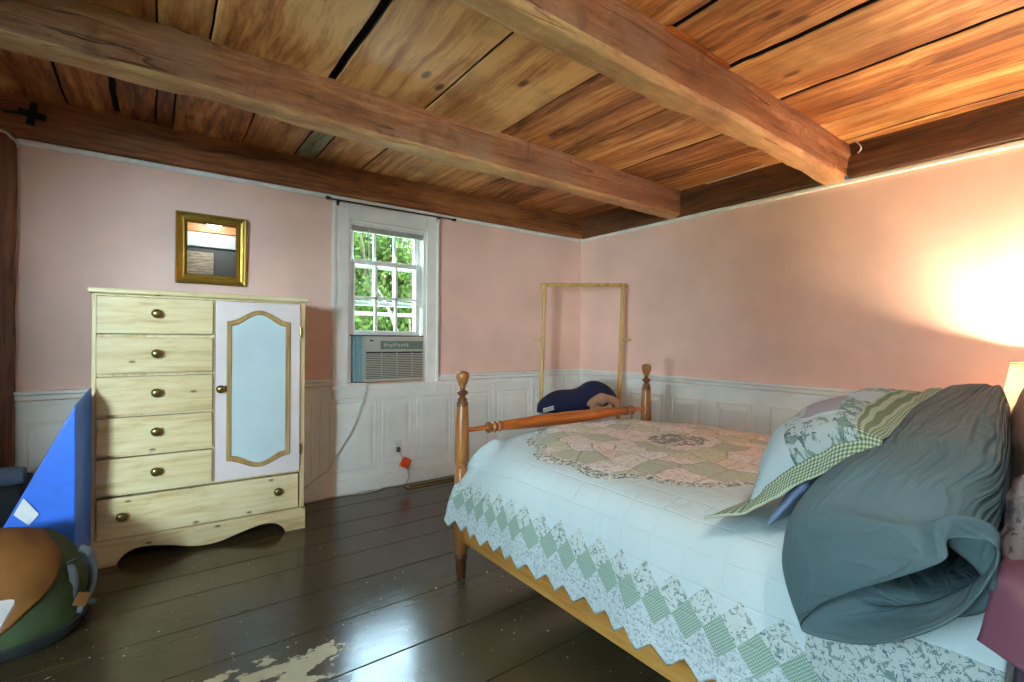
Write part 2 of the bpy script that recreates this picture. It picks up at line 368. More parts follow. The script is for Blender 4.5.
# ---- quilt fabrics
def gingham(k, u, v, per, a, b, mid):
    sa = k.gt(k.m_('FRACT', k.div(u, per)), .5); sb = k.gt(k.m_('FRACT', k.div(v, per)), .5)
    s = k.mul(k.add(sa, sb), .5)
    return k.ramp(s, [(0, lin(a)), (.3, lin(mid)), (.8, lin(b))], True)
def floral(k, vec, scale, ground, ink, ink2, dens=.5):
    """small scattered print: sprigs and blobs"""
    n1 = k.noise(vec, scale, 3, .65, .8); n2 = k.noise(vec, scale*.45, 2)
    m1 = k.gt(n1, dens+.06); m2 = k.gt(k.noise(vec, scale*1.7, 2, .6, 1.0), dens+.10)
    c = k.mix(m1, lin(ground), lin(ink)); c = k.mix(k.mul(m2, k.gt(n2, .48)), c, lin(ink2)); return c
def quilt_mat():
    k = Mat('patchwork_quilt_fabric')
    u, s, _ = k.sep(k.uv('border')); x, y, _ = k.sep(k.uv('top'))
    uvv = k.comb(u, s, 0.0); tv = k.comb(x, y, 0.0)
    P = .0885; D = .098; S0 = .135
    A = k.div(u, P); Bv = k.div(k.sub(s, S0), D)
    def cell(A_, B_):
        fa = k.abs(k.sub(A_, k.m_('ROUND', A_))); return k.lt(k.add(fa, k.abs(B_)), .5)
    g1 = cell(A, Bv); g2 = cell(k.add(A, .5), k.sub(Bv, .5))
    whitec = k.mix(k.noise(tv, 3, 3), lin((184, 202, 204)), lin((196, 212, 212)))
    prt = floral(k, uvv, 110, (190, 202, 202), (146, 164, 168), (124, 144, 156), .50)
    big = floral(k, uvv, 62, (190, 202, 198), (136, 156, 152), (100, 122, 132), .50)
    gg = gingham(k, k.add(u, s), k.sub(u, s), .0085, (172, 190, 178), (108, 138, 122), (142, 166, 152))
    below = k.lt(Bv, 0.0)
    border = k.mix(below, whitec, prt)
    border = k.mix(g2, border, big); border = k.mix(g1, border, gg)
    # larger floral block on the corner below the pillows
    corner = k.mul(k.lt(u, .44), k.lt(s, .30))
    border = k.mix(k.mul(corner, k.inv(g1)), border, floral(k, uvv, 84, (178, 188, 184), (112, 136, 130), (84, 106, 126), .50))
    # medallion of rings of wedge patches
    dx, dy = k.sub(x, 1.86), k.sub(y, 1.28)
    rad = k.m_('SQRT', k.add(k.mul(dx, dx), k.mul(dy, dy))); th = k.div(k.add(k.m_('ARCTAN2', dy, dx), PI), 2*PI)
    edge = k.add(.645, k.mul(k.abs(k.m_('SINE', k.mul(th, PI*14))), .045))
    ins = k.lt(rad, edge)
    wv = k.N.new('ShaderNodeVectorMath'); wv.operation = 'MULTIPLY_ADD'; k.put(wv.inputs[0], k.noise(tv, 3.5, 2, col=True)); wv.inputs[1].default_value = (.12, .12, 0); k.put(wv.inputs[2], tv)
    pv = wv.outputs[0]
    rid = k.sep(k.voro(pv, 8.5, 'Color', rand=.8, dim='2D'))[0]
    pc = k.ramp(rid, [(0, lin((200, 206, 176))), (.17, lin((224, 216, 208))), (.36, lin((180, 192, 168))), (.46, lin((222, 212, 202))), (.64, lin((220, 220, 214))), (.78, lin((216, 204, 188))), (.88, lin((176, 190, 166)))], True)
    pf = k.noise(tv, 62, 3, .65, .8)
    pc = k.mix(k.mul(k.gt(pf, .55), .75), pc, lin((176, 174, 168))); pc = k.mix(k.mul(k.gt(k.noise(tv, 40, 2, .5, 1), .63), .5), pc, lin((196, 158, 142)))
    ed = k.voro(pv, 8.5, feature='DISTANCE_TO_EDGE', rand=.8, dim='2D')
    pc = k.mix(k.rng(ed, .0, .05, .45, 0), pc, lin((140, 136, 120)))
    pc = k.mix(k.mul(k.lt(rad, .13), k.gt(k.noise(tv, 34, 2, .5, 1), .47)), pc, lin((132, 136, 134)))
    rimc = floral(k, tv, 60, (212, 216, 206), (120, 142, 130), (112, 110, 118), .46)
    pc = k.mix(k.gt(rad, k.sub(edge, .05)), pc, rimc)
    onside = k.lt(s, .262)
    col = k.mix(k.mul(ins, k.gt(s, .38)), border, pc)
    # quilting stitches
    q1 = k.abs(k.sub(k.m_('FRACT', k.div(x, .105)), .5)); q2 = k.abs(k.sub(k.m_('FRACT', k.div(u, .105)), .5)); q3 = k.abs(k.sub(k.m_('FRACT', k.div(s, .075)), .5))
    st = k.mx(k.rng(q2, .44, .5), k.rng(q3, .44, .5))
    h = k.sub(k.add(k.mul(k.noise(tv, 9, 3), 1.0), k.mul(k.noise(k.comb(k.mul(u, 3.0), s, 0.0), 10, 3), .8)), k.mul(st, .16))
    h = k.sub(h, k.mul(ins, k.rng(ed, 0, .06, .5, 0)))
    return k.done(col, .85, k.bump(h, .5, .016), None, .2)
M['quilt'] = quilt_mat()
def sham_mat():
    k = Mat('sham_patchwork'); a, b, _ = k.sep(k.uv('UVMap')); v = k.comb(a, b, 0.0)
    gg = gingham(k, a, b, .0098, (176, 190, 166), (80, 100, 80), (128, 146, 122))
    fl = floral(k, v, 36, (160, 174, 174), (112, 134, 124), (88, 104, 112), .48)
    blue = k.mix(k.noise(v, 8, 2), lin((160, 180, 186)), lin((170, 188, 190)))
    pat = k.ramp(k.white(k.comb(k.m_('FLOOR', k.mul(a, 7.0)), k.m_('FLOOR', k.mul(b, 9.0)), 1.0)), [(0, lin((168, 184, 190))), (.4, lin((140, 138, 146))), (.7, lin((132, 148, 126)))], True)
    c = k.mix(k.gt(b, .20), blue, fl)
    c = k.mix(k.mul(k.gt(b, .19), k.gt(k.white(k.comb(k.m_('FLOOR', k.mul(a, 8.0)), k.m_('FLOOR', k.mul(b, 12.0)), 4.0)), .6)), c, pat)
    m = k.mn(k.mn(a, k.sub(.62, a)), k.mn(b, k.sub(.42, b)))
    c = k.mix(k.lt(m, .055), c, gg)
    st = k.rng(k.abs(k.sub(m, .055)), 0, .006, 1, 0)
    h = k.sub(k.noise(v, 16, 4), k.mul(st, .6))
    return k.done(c, .85, k.bump(h, .4, .012), None, .2)
M['sham'] = sham_mat()
k = Mat('floral_sheet'); v = k.coord()
M['floral'] = k.done(floral(k, v, 30, (126, 110, 110), (84, 72, 78), (104, 100, 94), .48), .85, k.bump(k.noise(k.vscale(v, (1, 2.5, 1)), 14, 4), .6, .02), None, .2)
k = Mat('teal_grey_cotton'); u, v, _ = k.sep(k.uv('UVMap'))
wv_ = k.sub(k.noise(k.comb(k.mul(u, 3.0), k.mul(v, 3.0), 0.0), 1.5, 2), .5)
vv = k.comb(k.mul(u, 2.0), k.add(k.mul(v, 20.0), k.mul(wv_, 1.6)), 0.0)
cr = k.sub(1.0, k.mul(k.abs(k.sub(k.noise(vv, 1.5, 2, .45), .5)), 3.2)); msk = k.rng(u, .45, .72, 1.0, .05)
cr2 = k.sub(1.0, k.mul(k.abs(k.sub(k.noise(k.comb(k.mul(u, 7.0), k.mul(v, 6.0), 2.0), 1.1, 2, .5, 1.0), .5)), 3.0))
h = k.add(k.mul(k.mul(cr, msk), 1.2), k.mul(cr2, .30)); h = k.add(h, k.mul(k.noise(k.coord(), 380, 2), .01))
M['teal'] = k.done(k.mix(k.noise(k.coord(), 5, 3), lin((74, 96, 100)), lin((84, 105, 108))), .62, k.bump(h, .75, .022), None, .35)

#--BODY--
# ================================================================== SETTING
# floor boards
bm = B(); ys = [-.5, -.21, .09, .39, .69, .99, 1.29, 1.592, 1.897, 2.18, 2.46, 2.68, 2.903, 3.19, YB+.12]
for a, b in zip(ys, ys[1:]): add_box(bm, (XL-.12, a+.0024, -.03), (XR+.12, b-.0024, R.uniform(-.0012, 0.0)), .0015, 1)
add_box(bm, (XL-.12, -.5, -.06), (XR+.12, YB+.12, -.012), 0)
struct(obj('floor', bm, M['floor']), 'dark olive-brown painted plank floor with worn cream patch')
# lawn outside
bm = B(); add_grid(bm, 20, 20, lambda u, v: Vector((-30+70*u, YB+.6+50*v, -.5+.12*N3((u*9, v*9, 0)))))
struct(obj('ground', bm, M['lawn']), 'green lawn outside the window')
bm = B(); add_grid(bm, 10, 10, lambda u, v: Vector((XL-.6-30*u, -25+29*v, -.5+.12*N3((u*9, v*9, 5)))))
struct(obj('ground', bm, M['lawn']), 'green lawn outside the side wall')

# walls
HW = HC+.08
WIN = (1.09, 1.69, .775, 1.935)
bm = B(); T = .16
for lo, hi in (((XL-.14, YB, 0), (WIN[0], YB+T, HW)), ((WIN[1], YB, 0), (XR+.14, YB+T, HW)), ((WIN[0], YB, 0), (WIN[1], YB+T, WIN[2])), ((WIN[0], YB, WIN[3]), (WIN[1], YB+T, HW))):
    add_box(bm, lo, hi, 0)
struct(obj('wall_back', bm, M['wall']), 'pink painted wall with the sash window')
bm = B(); add_box(bm, (XR, YR-.14, 0), (XR+.14, YB+.0, HW), 0); struct(obj('wall_right', bm, M['wall']), 'pink painted wall behind the bed')
WL = (-.40, .90, .62, 1.92)     # side window y0,y1,z0,z1
bm = B()
for lo, hi in (((XL-.14, YR-.14, 0), (XL, WL[0], HW)), ((XL-.14, WL[1], 0), (XL, YB, HW)), ((XL-.14, WL[0], 0), (XL, WL[1], WL[2])), ((XL-.14, WL[0], WL[3]), (XL, WL[1], HW))): add_box(bm, lo, hi, 0)
struct(obj('wall_left', bm, M['wall']), 'pink painted side wall with a second window')
bm = B(); add_box(bm, (XL, YR-.14, 0), (XR, YR, HW), 0); struct(obj('wall_rear', bm, M['wall_grey']), 'grey painted rear wall seen in the mirror')
bm = B(); add_box(bm, (XL+.01, YR-.001, 1.86), (XR-.06, YR+.03, 2.04), .006); struct(obj('trim_9', bm, M['bandgrey']), 'white band along the top of the rear wall')
bm = B(); add_box(bm, (XL+.01, YR-.001, 2.042), (XR-.06, YR+.06, HC-.012), .006); struct(obj('ceiling_beam', bm, M['plate']), 'dark header beam above the rear wall')

# ceiling boards in three bays
bm = B(); lay = None
def board(bm, x0, x1, y0, y1, z, th, val, s0, s1, w0=.004, w1=.004, mi=0):
    n = 26; fl = bm.faces.layers.float.get('bid') or bm.faces.layers.float.new('bid'); secs = []
    for i in range(n+1):
        y = y0+(y1-y0)*i/n
        a = x0+w0*2.2*N3((y*2.1, s0*7.3, 0))+w0*.5*N3((y*9, s0*3, 4)); b = x1+w1*2.2*N3((y*2.1, s1*7.3, 0))+w1*.5*N3((y*9, s1*3, 4))
        zz = z+.003*N3((y*1.4, x0*3, 9)); cup = .003*N3((y*.8, x0, 2))
        m = (a+b)/2
        secs.append([bm.verts.new(q) for q in ((a, y, zz+th), (a, y, zz+.004), (a+.004, y, zz), (m, y, zz+cup), (b-.004, y, zz), (b, y, zz+.004), (b, y, zz+th))])
    for u, v in zip(secs, secs[1:]):
        for j in range(6):
            f = bm.faces.new((u[j], u[j+1], v[j+1], v[j])); f[fl] = val; f.material_index = 1 if j in (0, 5) else mi
    for sct in (secs[0][::-1], secs[-1]):
        f = bm.faces.new(sct); f[fl] = val
bm.faces.layers.float.new('bid')
bays = [  # y0, y1, [(edge x, gap width, waviness)]
    (2.36, YB+.02, [(-1.45, 0, 0), (-1.1, .006, .004), (-.74, .006, .004), (-.37, .009, .006), (-.175, .026, .01), (.0, .007, .006), (.075, .006, .004), (.42, .006, .004), (.72, .012, .004), (.85, .008, .004), (1.16, .007, .003), (1.6, .008, .004), (2.06, .008, .004), (2.5, .01, .004), (2.9, .008, .004), (3.40, 0, 0)]),
    (1.20, 2.36, [(-1.45, 0, 0), (-.95, .008, .004), (-.45, .008, .004), (.0, .007, .004), (.17, .007, .004), (.645, .034, .006), (1.11, .010, .003), (1.582, .009, .003), (2.108, .010, .003), (2.615, .016, .005), (2.99, .016, .006), (3.40, 0, 0)]),
    (YR, 1.20, [(-1.45, 0, 0), (-.95, .008, .004), (-.4, .008, .004), (.1, .008, .004), (.6, .01, .004), (1.08, .01, .004), (1.565, .022, .008), (2.0, .030, .016), (2.46, .022, .012), (2.905, .009, .004), (3.25, .024, .010), (3.40, 0, 0)])]
vals = {0: [.3, .15, .22, .18, .22, .15, .32, .5, .5, .62, .74, .7, .3, .35, .3], 1: [.5, .55, .4, .6, .66, .86, .82, .3, .56, .34, .4], 2: [.5, .4, .6, .5, .6, .55, .48, .6, .28, .66, .5]}
for bi, (y0, y1, ed) in enumerate(bays):
    for i, ((xa, ga, wa), (xb, gb, wb)) in enumerate(zip(ed, ed[1:])):
        board(bm, xa+ga/2, xb-gb/2, y0, y1, HC+R.uniform(-.004, .004), .022, vals[bi][i % len(vals[bi])]+R.uniform(-.04, .04), bi*20+i, bi*20+i+1, wa, wb, 2 if (bi == 0 and abs(xa-.72) < .01) else 0)
ce = struct(obj('ceiling', bm, [M['boards'], M['boardsdark'], M['boardgrey']]), 'ceiling of wide old brown boards')
bm = B(); add_box(bm, (XL-.14, YR-.14, HC+.035), (XR+.14, YB+.14, HC+.10), 0)
b = struct(obj('ceiling', bm, M['boardsdark']), 'dark floor void above the ceiling boards')
# greenish replacement strip is one of the boards; hewn beams
def hewn(name, mat, x0, x1, y0, y1, z0, z1, amp, label, axis=0, wane=None, ch=.018, n=300):
    bm = B(); L = x1-x0
    def prof(t):
        # rounded-rect outline with subdivided sides, (a across, z)
        out = []; w0, w1, h0, h1 = y0, y1, z0, z1; m = 12
        c = [(w0, h1), (w0, h0+ch), (w0+ch, h0), (w1-ch, h0), (w1, h0+ch), (w1, h1)]
        for (a, b), (c2, d) in zip(c, c[1:]):
            mm = m if math.hypot(c2-a, d-b) > .05 else 2
            for i in range(mm): out.append((a+(c2-a)*i/mm, b+(d-b)*i/mm))
        out.append(c[-1]); return out
    P = prof(0); cy, cz = (y0+y1)/2, (z0+z1)/2
    def fn(u, v):
        x = x0+L*u; a, z = P[min(len(P)-1, round(v*(len(P)-1)))]
        if wane: a, z = wane(x, a, z)
        q = Vector((x*1.0, a*3.2, z*3.2))
        d = amp*(N3((x*2.4, a*5+seed, z*5))+.5*N3((x*7, a*11, z*11+seed))+.42*N3((x*5.5, a*15, z*15+seed*3))+.25*N3((x*16, a*40, z*40+seed))+.55*max(0, N3((x*3.7, a*9, z*9+seed*2))-.18)*2+.10*N3((x*60, a*50, z*50)))
        da, dz = (a-cy), (z-cz); l = math.hypot(da, dz) or 1
        if z > z1-.004: dz = 0
        a2, z2 = a+d*da/l, z+d*dz/l
        return Vector((x, a2, z2)) if axis == 0 else Vector((a2, x, z2))
    V = add_grid(bm, n, len(P)-1, fn)
    for e in (V[0], V[-1][::-1]): bm.faces.new(e)
    return struct(obj(name, bm, mat, smooth=True, auto=50), label)
seed = 3.1
def wane2(x, a, z):
    # worn lower rear arris, stronger toward the far left
    if a > 2.40 and z < 2.16: z = z+.02
    if x < .9 and z < 2.16 and a < 2.40: z += .004*(.9-x)
    return a, z
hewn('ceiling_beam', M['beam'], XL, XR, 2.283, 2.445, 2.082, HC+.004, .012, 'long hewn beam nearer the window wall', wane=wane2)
seed = 9.7
def wane3(x, a, z):
    if a > 1.25 and z < 2.14: z = z+.012+.02*max(0, N3((x*1.8, 1, 1))); a -= .01*max(0, N3((x*2.7, 4, 1)))
    if x > 2.2 and z < 2.2: a += .03*max(0, (x-2.2))*(1 if a > 1.2 else .6)*.6
    return a, z
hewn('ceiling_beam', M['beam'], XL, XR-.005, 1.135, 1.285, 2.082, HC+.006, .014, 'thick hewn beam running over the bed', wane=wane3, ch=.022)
seed = 5.5
hewn('ceiling_beam', M['plate'], XL, XR-.03, YB-.045, YB+.10, 2.085, HC+.03, .006, 'dark wall plate beam above the window wall', n=200, ch=.01)
seed = 1.5
hewn('ceiling_beam', M['platey'], YR, YB-.04, XR-.035, XR+.1, 2.085, HC+.03, .006, 'dark wall plate beam above the bed-side wall', axis=1, n=200, ch=.008)
# dark corner post
bm = B(); add_grid(bm, 40, 12, lambda u, v: (lambda P, z: Vector((P[0]+.004*N3((z*2, P[0]*9, 1))+.003*N3((z*7, 3, 2)), P[1]+.003*N3((z*3, 1, P[0]*9)), z)))([(-.80, YB+.02), (-.80, YB-.04), (-.795, YB-.05), (-.75, YB-.05), (-.70, YB-.05), (-.65, YB-.05), (-.60, YB-.05), (-.575, YB-.05), (-.567, YB-.047), (-.563, YB-.04), (-.563, YB-.02), (-.563, YB), (-.563, YB+.02)][round(v*12)], 2.1*u))
struct(obj('corner_post', bm, M['post']), 'dark brown corner post at the far left')

# crown strips under the plates
def strip(name, lo, hi, mat, lab, bev=.006):
    bm = B(); add_box(bm, lo, hi, bev, 3); return struct(obj(name, bm, mat, smooth=True, auto=40), lab)
strip('trim_1', (-.562, YB-.022, 2.054), (XR, YB+.001, 2.082), M['crown'], 'white strip under the wall plate, window wall', .008)
strip('trim_2', (XR-.022, YR, 2.054), (XR+.001, YB-.018, 2.082), M['crown'], 'white strip under the wall plate, bed-side wall', .008)
# wainscot: window wall (boards and low raised panels)
def panel(bm, axis, a0, a1, z0, z1, surf, depth=1.0, bevw=.035):
    """raised field panel with recessed groove on plane 'surf' (y for axis x; x for axis y)"""
    def P(a, d, z): return Vector((a, surf-d*depth, z)) if axis == 'x' else Vector((surf-d*depth, a, z))
    loops = []
    for ins, d in ((0, 0.0), (.004, .009), (.010, .009), (.015, -.004), (.014+bevw, .010), (.018+bevw, .011)):
        loops.append([bm.verts.new(P(a, d, z)) for a, z in ((a0+ins, z0+ins), (a1-ins, z0+ins), (a1-ins, z1-ins), (a0+ins, z1-ins))])
    for u, v in zip(loops, loops[1:]):
        for i in range(4): bm.faces.new((u[i], u[(i+1) % 4], v[(i+1) % 4], v[i]))
    bm.faces.new(loops[-1])
WB = YB-.004
bm = B()
add_box(bm, (-.563, WB, .0), (.985, YB+.001, .76), 0); add_box(bm, (.985, WB, 0), (1.79, YB+.001, .70), 0); add_box(bm, (1.79, WB, 0), (XR, YB+.001, .76), 0)
for a0, a1 in ((-.52, -.22), (-.16, .2), (.26, .6), (.66, .86), (.965, 1.30), (1.345, 1.575), (1.62, 1.92), (1.98, 2.30), (2.38, 2.72), (2.8, 3.12)): panel(bm, 'x', a0, a1, .16, .655, WB, .45)
for a in (.915, 1.945, 2.34, 2.76, 3.16): add_box(bm, (a-.012, WB-.006, .10), (a+.012, WB, .745), .003)
struct(obj('trim_3', bm, M['wainscot']), 'white panelled wainscot under the window')
WR = XR-.004
bm = B(); add_box(bm, (WR, YR, 0), (XR+.001, YB-.004, .76), 0)
pan = [(2.115, 2.37), (1.715, 1.985), (1.27, 1.60)]
for a0, a1 in pan: panel(bm, 'y', a0, a1, .16, .655, WR, 1.5)
for off in (1.183, -1.183, -2.366):
    for a0, a1 in pan:
        if a1+off < YB-.1 and a0+off > YR: panel(bm, 'y', a0+off, a1+off, .16, .655, WR, 1.5)
for a in (2.40, 2.425, 1.217, 1.242, 3.30, .034, .059): add_box(bm, (WR-.008, a-.009, .10), (WR, a+.009, .745), .003)
struct(obj('trim_4', bm, M['wainscot']), 'white panelled wainscot beside the bed')
def rail(bm, f):
    for z0, z1, d in ((.738, .766, .020), (.772, .796, .032), (.800, .818, .046)): f(bm, z0, z1, d)
bm = B()
for x0, x1 in ((-.563, .972), (1.795, XR)): rail(bm, lambda b, z0, z1, d: add_box(b, (x0, YB-d, z0), (x1, YB+.001, z1), .004, 2))
struct(obj('trim_5', bm, M['wainscot']), 'white chair rail on the window wall')
bm = B(); rail(bm, lambda b, z0, z1, d: add_box(b, (XR-d, YR, z0), (XR+.001, YB-.012, z1), .004, 2))
struct(obj('trim_6', bm, M['wainscot']), 'white chair rail on the bed-side wall')
strip('baseboard_back', (-.563, YB-.018, 0), (XR, YB+.001, .105), M['wainscot'], 'white baseboard under the window', .005)
strip('baseboard_right', (XR-.018, YR, 0), (XR+.001, YB-.016, .105), M['wainscot'], 'white baseboard beside the bed', .005)

# ---- windows
def sash(bm, P, x0, x1, z0, z1, d0, d1, st, rail_b, rail_t, cols, rows, mw=.010):
    bx = lambda a, b, c, d, e0=d0, e1=d1: add_box(bm, *P(a, b, c, d, e0, e1), .003, 1)
    bx(x0, x0+st, z0, z1); bx(x1-st, x1, z0, z1); bx(x0+st, x1-st, z0, z0+rail_b); bx(x0+st, x1-st, z1-rail_t, z1)
    w = (x1-x0-2*st)/cols; hh = (z1-z0-rail_b-rail_t)/rows
    for i in range(1, cols): bx(x0+st+w*i-mw, x0+st+w*i+mw, z0+rail_b, z1-rail_t, d0+.004, d1-.004)
    for j in range(1, rows): bx(x0+st, x1-st, z0+rail_b+hh*j-mw, z0+rail_b+hh*j+mw, d0+.004, d1-.004)
def build_window(n, P, x0, x1, z0, z1, lab, raised, cw0, cw1, depth=.16, cols=3):
    w = thing('window_%d' % n, lab, 'window', loc=Vector(P((x0+x1)/2, (x0+x1)/2, z0, z0, 0, 0)[0])); w['kind'] = 'structure'; del w['category']
    bx = lambda b, a, c, d, e, f, g, bev=.004: add_box(b, *P(a, c, d, e, f, g), bev, 2)
    zb = z0-.03
    bm = B(); bx(bm, cw0, x0, zb, z1+.11, -.02, .002); bx(bm, x1, cw1, zb, z1+.11, -.02, .002); bx(bm, x0, x1, z1, z1+.11, -.02, .002)
    bx(bm, cw0, cw0+.022, zb, z1+.11, -.032, -.018); bx(bm, cw1-.018, cw1, zb, z1+.11, -.032, -.018)   # back band
    obj('casing', bm, M['white_trim'], w)
    bm = B(); bx(bm, cw0-.012, cw1+.015, zb-.006, zb+.022, -.045, .05); obj('sill', bm, M['white_trim'], w)
    bm = B(); bx(bm, cw0+.008, cw1-.01, zb-.072, zb-.006, -.022, .002); obj('apron', bm, M['white_trim'], w)
    bm = B(); bx(bm, x0, x0+.022, z0, z1, .0, depth); bx(bm, x1-.022, x1, z0, z1, .0, depth); bx(bm, x0, x1, z1-.02, z1, .0, depth); bx(bm, x0, x1, zb, z0, .02, depth+.03)
    obj('jamb', bm, M['white_trim'], w)
    zl = 1.117 if raised else z0
    hgt = .552 if raised else (z1-z0)/2
    us = B(); sash(us, P, x0+.024, x1-.024, z1-.02-.575 if raised else z0+hgt-.02, z1-.02, .075, .105, .038, .034, .04, cols, 2); ou = obj('upper_sash', us, M['white_trim'], w)
    ls = B(); sash(ls, P, x0+.026, x1-.03, zl, zl+hgt, .035, .068, .036, .038, .034, cols, 2); ol = obj('lower_sash', ls, M['white_trim'], w)
    bm = B(); bx(bm, x0+.06, x1-.06, z1-.56 if raised else z0+hgt, z1-.06, .089, .091, 0); obj('glass_pane', bm, M['glass'], w)
    bm = B(); bx(bm, x0+.06, x1-.06, zl+.03, zl+hgt-.03, .050, .052, 0); obj('glass_pane', bm, M['glass'], w)
    bm = B(); bx(bm, x0+.024, x1-.024, z0+.74*(z1-z0)-.012, z0+.74*(z1-z0)+.012, .125, .14); bx(bm, x0+.022, x0+.045, z0, z1, .125, .14); bx(bm, x1-.045, x1-.022, z0, z1, .125, .14); bx(bm, x0+.024, x1-.024, 1.27, 1.295, .125, .14)
    obj('storm_window_frame', bm, M['blindgrey'], w)
    return w
PB = lambda a, b, z0, z1, d0, d1: ((a, YB+d0, z0), (b, YB+d1, z1))
PL = lambda a, b, z0, z1, d0, d1: ((XL-d1, a, z0), (XL-d0, b, z1))
build_window(1, PB, WIN[0], WIN[1], WIN[2], WIN[3], 'white double-hung sash window looking out on green trees', True, .975, 1.79)
build_window(2, PL, WL[0], WL[1], WL[2], WL[3], 'white sash window in the side wall', False, WL[0]-.07, WL[1]+.1, cols=6)

# ---- daylight: portals in the window openings
def portal(loc, rot, sx, sy):
    l = bpy.data.lights.new('daylight_portal', 'AREA'); l.shape = 'RECTANGLE'; l.size = sx; l.size_y = sy; l.cycles.is_portal = True
    o = bpy.data.objects.new('daylight_portal', l); COL.objects.link(o); o.location = loc; o.rotation_euler = rot
portal(((WIN[0]+WIN[1])/2, YB+.15, (WIN[2]+WIN[3])/2), (-PI/2, 0, 0), WIN[1]-WIN[0], WIN[3]-WIN[2])
#portal((XL-.15, (WL[0]+WL[1])/2, (WL[2]+WL[3])/2), (PI/2, 0, -PI/2), WL[1]-WL[0], WL[3]-WL[2])
wd = bpy.data.worlds.new('sky'); sc.world = wd; wd.use_nodes = True
nt = wd.node_tree; bg = nt.nodes['Background']
tc = nt.nodes.new('ShaderNodeTexCoord'); sx = nt.nodes.new('ShaderNodeSeparateXYZ'); rp = nt.nodes.new('ShaderNodeValToRGB')
nt.links.new(tc.outputs['Generated'], sx.inputs[0]); nt.links.new(sx.outputs[2], rp.inputs[0])
rp.color_ramp.elements[0].position = .30; rp.color_ramp.elements[0].color = (.17, .225, .26, 1)
rp.color_ramp.elements[1].position = .56; rp.color_ramp.elements[1].color = (.55, .80, 1.0, 1)
nt.links.new(rp.outputs[0], bg.inputs[0]); SKY = 19.0; bg.inputs[1].default_value = SKY

# ---- trees outside
def tree(x, y, h, r, zc, mat, label, n, sd, leaf=.11):
    rr = random.Random(sd)
    t = thing('tree', label, 'tree', (x, y, -.5), 0, 'trees outside the window')
    bm = B(); add_tube(bm, [(x, y, -.55), (x+.06, y, .3), (x-.05, y+.05, zc), (x+.05, y, zc+h*.3)], lambda s: .12*(1-.75*s), 10)
    for i in range(7):
        a = rr.uniform(0, 2*PI); add_tube(bm, [(x, y, zc-.5+i*.16), (x+math.cos(a)*r*.4, y+math.sin(a)*r*.4, zc+i*.2), (x+math.cos(a)*r*.8, y+math.sin(a)*r*.8, zc+.3+i*.22)], lambda s: .035*(1-.8*s), 6)
    obj('trunk', bm, M['bark'], t, smooth=True)
    vs, fs = [], []
    cl = [(Vector((rr.gauss(0, 1), rr.gauss(0, 1), rr.gauss(0, 1))).normalized()*rr.uniform(.45, .95)) for _ in range(46)]
    for i in range(n):
        c = rr.choice(cl); d = Vector((rr.gauss(0, 1), rr.gauss(0, 1), rr.gauss(0, 1)))*.15
        p = c+d; P = Vector((x+p.x*r, y+p.y*r, zc+p.z*h))
        if P.z < -.45: P.z = -.45+rr.random()*.3
        nrm = Vector((rr.gauss(0, 1), rr.gauss(0, 1), rr.gauss(0, 1)+.5)).normalized()
        a = nrm.orthogonal().normalized(); b = nrm.cross(a); th = rr.uniform(0, 2*PI); a, b = math.cos(th)*a+math.sin(th)*b, -math.sin(th)*a+math.cos(th)*b
        l = leaf*rr.uniform(.6, 1.2); k0 = len(vs)
        vs += [P-a*l*.5, P+b*l*.28+nrm*l*.08, P+a*l*.5, P-b*l*.28+nrm*l*.08]; fs.append((k0, k0+1, k0+2, k0+3))
    me = bpy.data.meshes.new('foliage'); pm = MW[t.name].inverted(); me.from_pydata([pm @ v for v in vs], [], fs); me.materials.append(mat)
    o = bpy.data.objects.new('foliage', me); COL.objects.link(o); o.parent = t; o['kind'] = 'stuff'
for i, (x, y, h, r, zc, mt, lb, n) in enumerate([
    (2.75, 7.6, 1.75, .95, 1.35, 'leafa', 'mid-green tree at the near side of the view through the window', 11500),
    (4.75, 8.6, 1.6, .92, 1.1, 'leafb', 'light-green tree at the far side of the view through the window', 11500),
    (4.4, 12.4, 2.4, 1.65, 2.2, 'leafa', 'tall mid-green tree in the middle behind the nearer trees', 15000),
    (2.35, 5.1, .5, .55, .12, 'leafb', 'low light-green bush right outside the window', 3500)]):
    tree(x, y, h, r, zc, M[mt], lb, n, 40+i)
#==THINGS==
def ray(px, py):
    a, b = px-512, py-341
    u, v = c_*a+s_*b, -s_*a+c_*b
    return fw+u/F_PX*rt-v/F_PX*up
def at_x(px, py, X): d = ray(px, py); return Vector(CAM)+d*(X/d.x)
def at_y(px, py, Y): d = ray(px, py); return Vector(CAM)+d*(Y/d.y)
def at_z(px, py, Z): d = ray(px, py); return Vector(CAM)+d*((Z-CAM[2])/d.z)
def at_d(px, py, D): return Vector(CAM)+ray(px, py)*D

# ---------------------------------------------------------------- dresser with wardrobe door
dz = math.atan2(2.961-2.998, .704+.242)
dr = thing('combination_dresser', 'pale pine chest of drawers with white mirrored-style door, against the window wall', 'dresser', (-.242, 2.998, 0), dz)
dr['label'] = 'pale pine dresser with brass-knobbed drawers and an arched white door'
W_, D_ = .942, .375
bm = B(); add_box(bm, (.0, .012, .10), (.016, D_, 1.302), .002); add_box(bm, (.915, .012, .10), (W_, D_, 1.302), .002)
add_box(bm, (.016, .02, .10), (.915, D_, .12), .001); add_box(bm, (.016, D_-.012, .12), (.915, D_, 1.302), .001)
for z in (.331, .518, .713, .911, 1.103): add_box(bm, (.016, .022, z-.008), (.49, D_-.012, z+.006), .001)
add_box(bm, (.487, .012, .33), (.497, D_-.012, 1.302), .001); add_box(bm, (.49, .014, .324), (.915, D_-.012, .334), .001)
add_box(bm, (.016, .012, 1.292), (.915, D_-.012, 1.302), .001)
obj('carcass', bm, M['pinev'], dr, True)
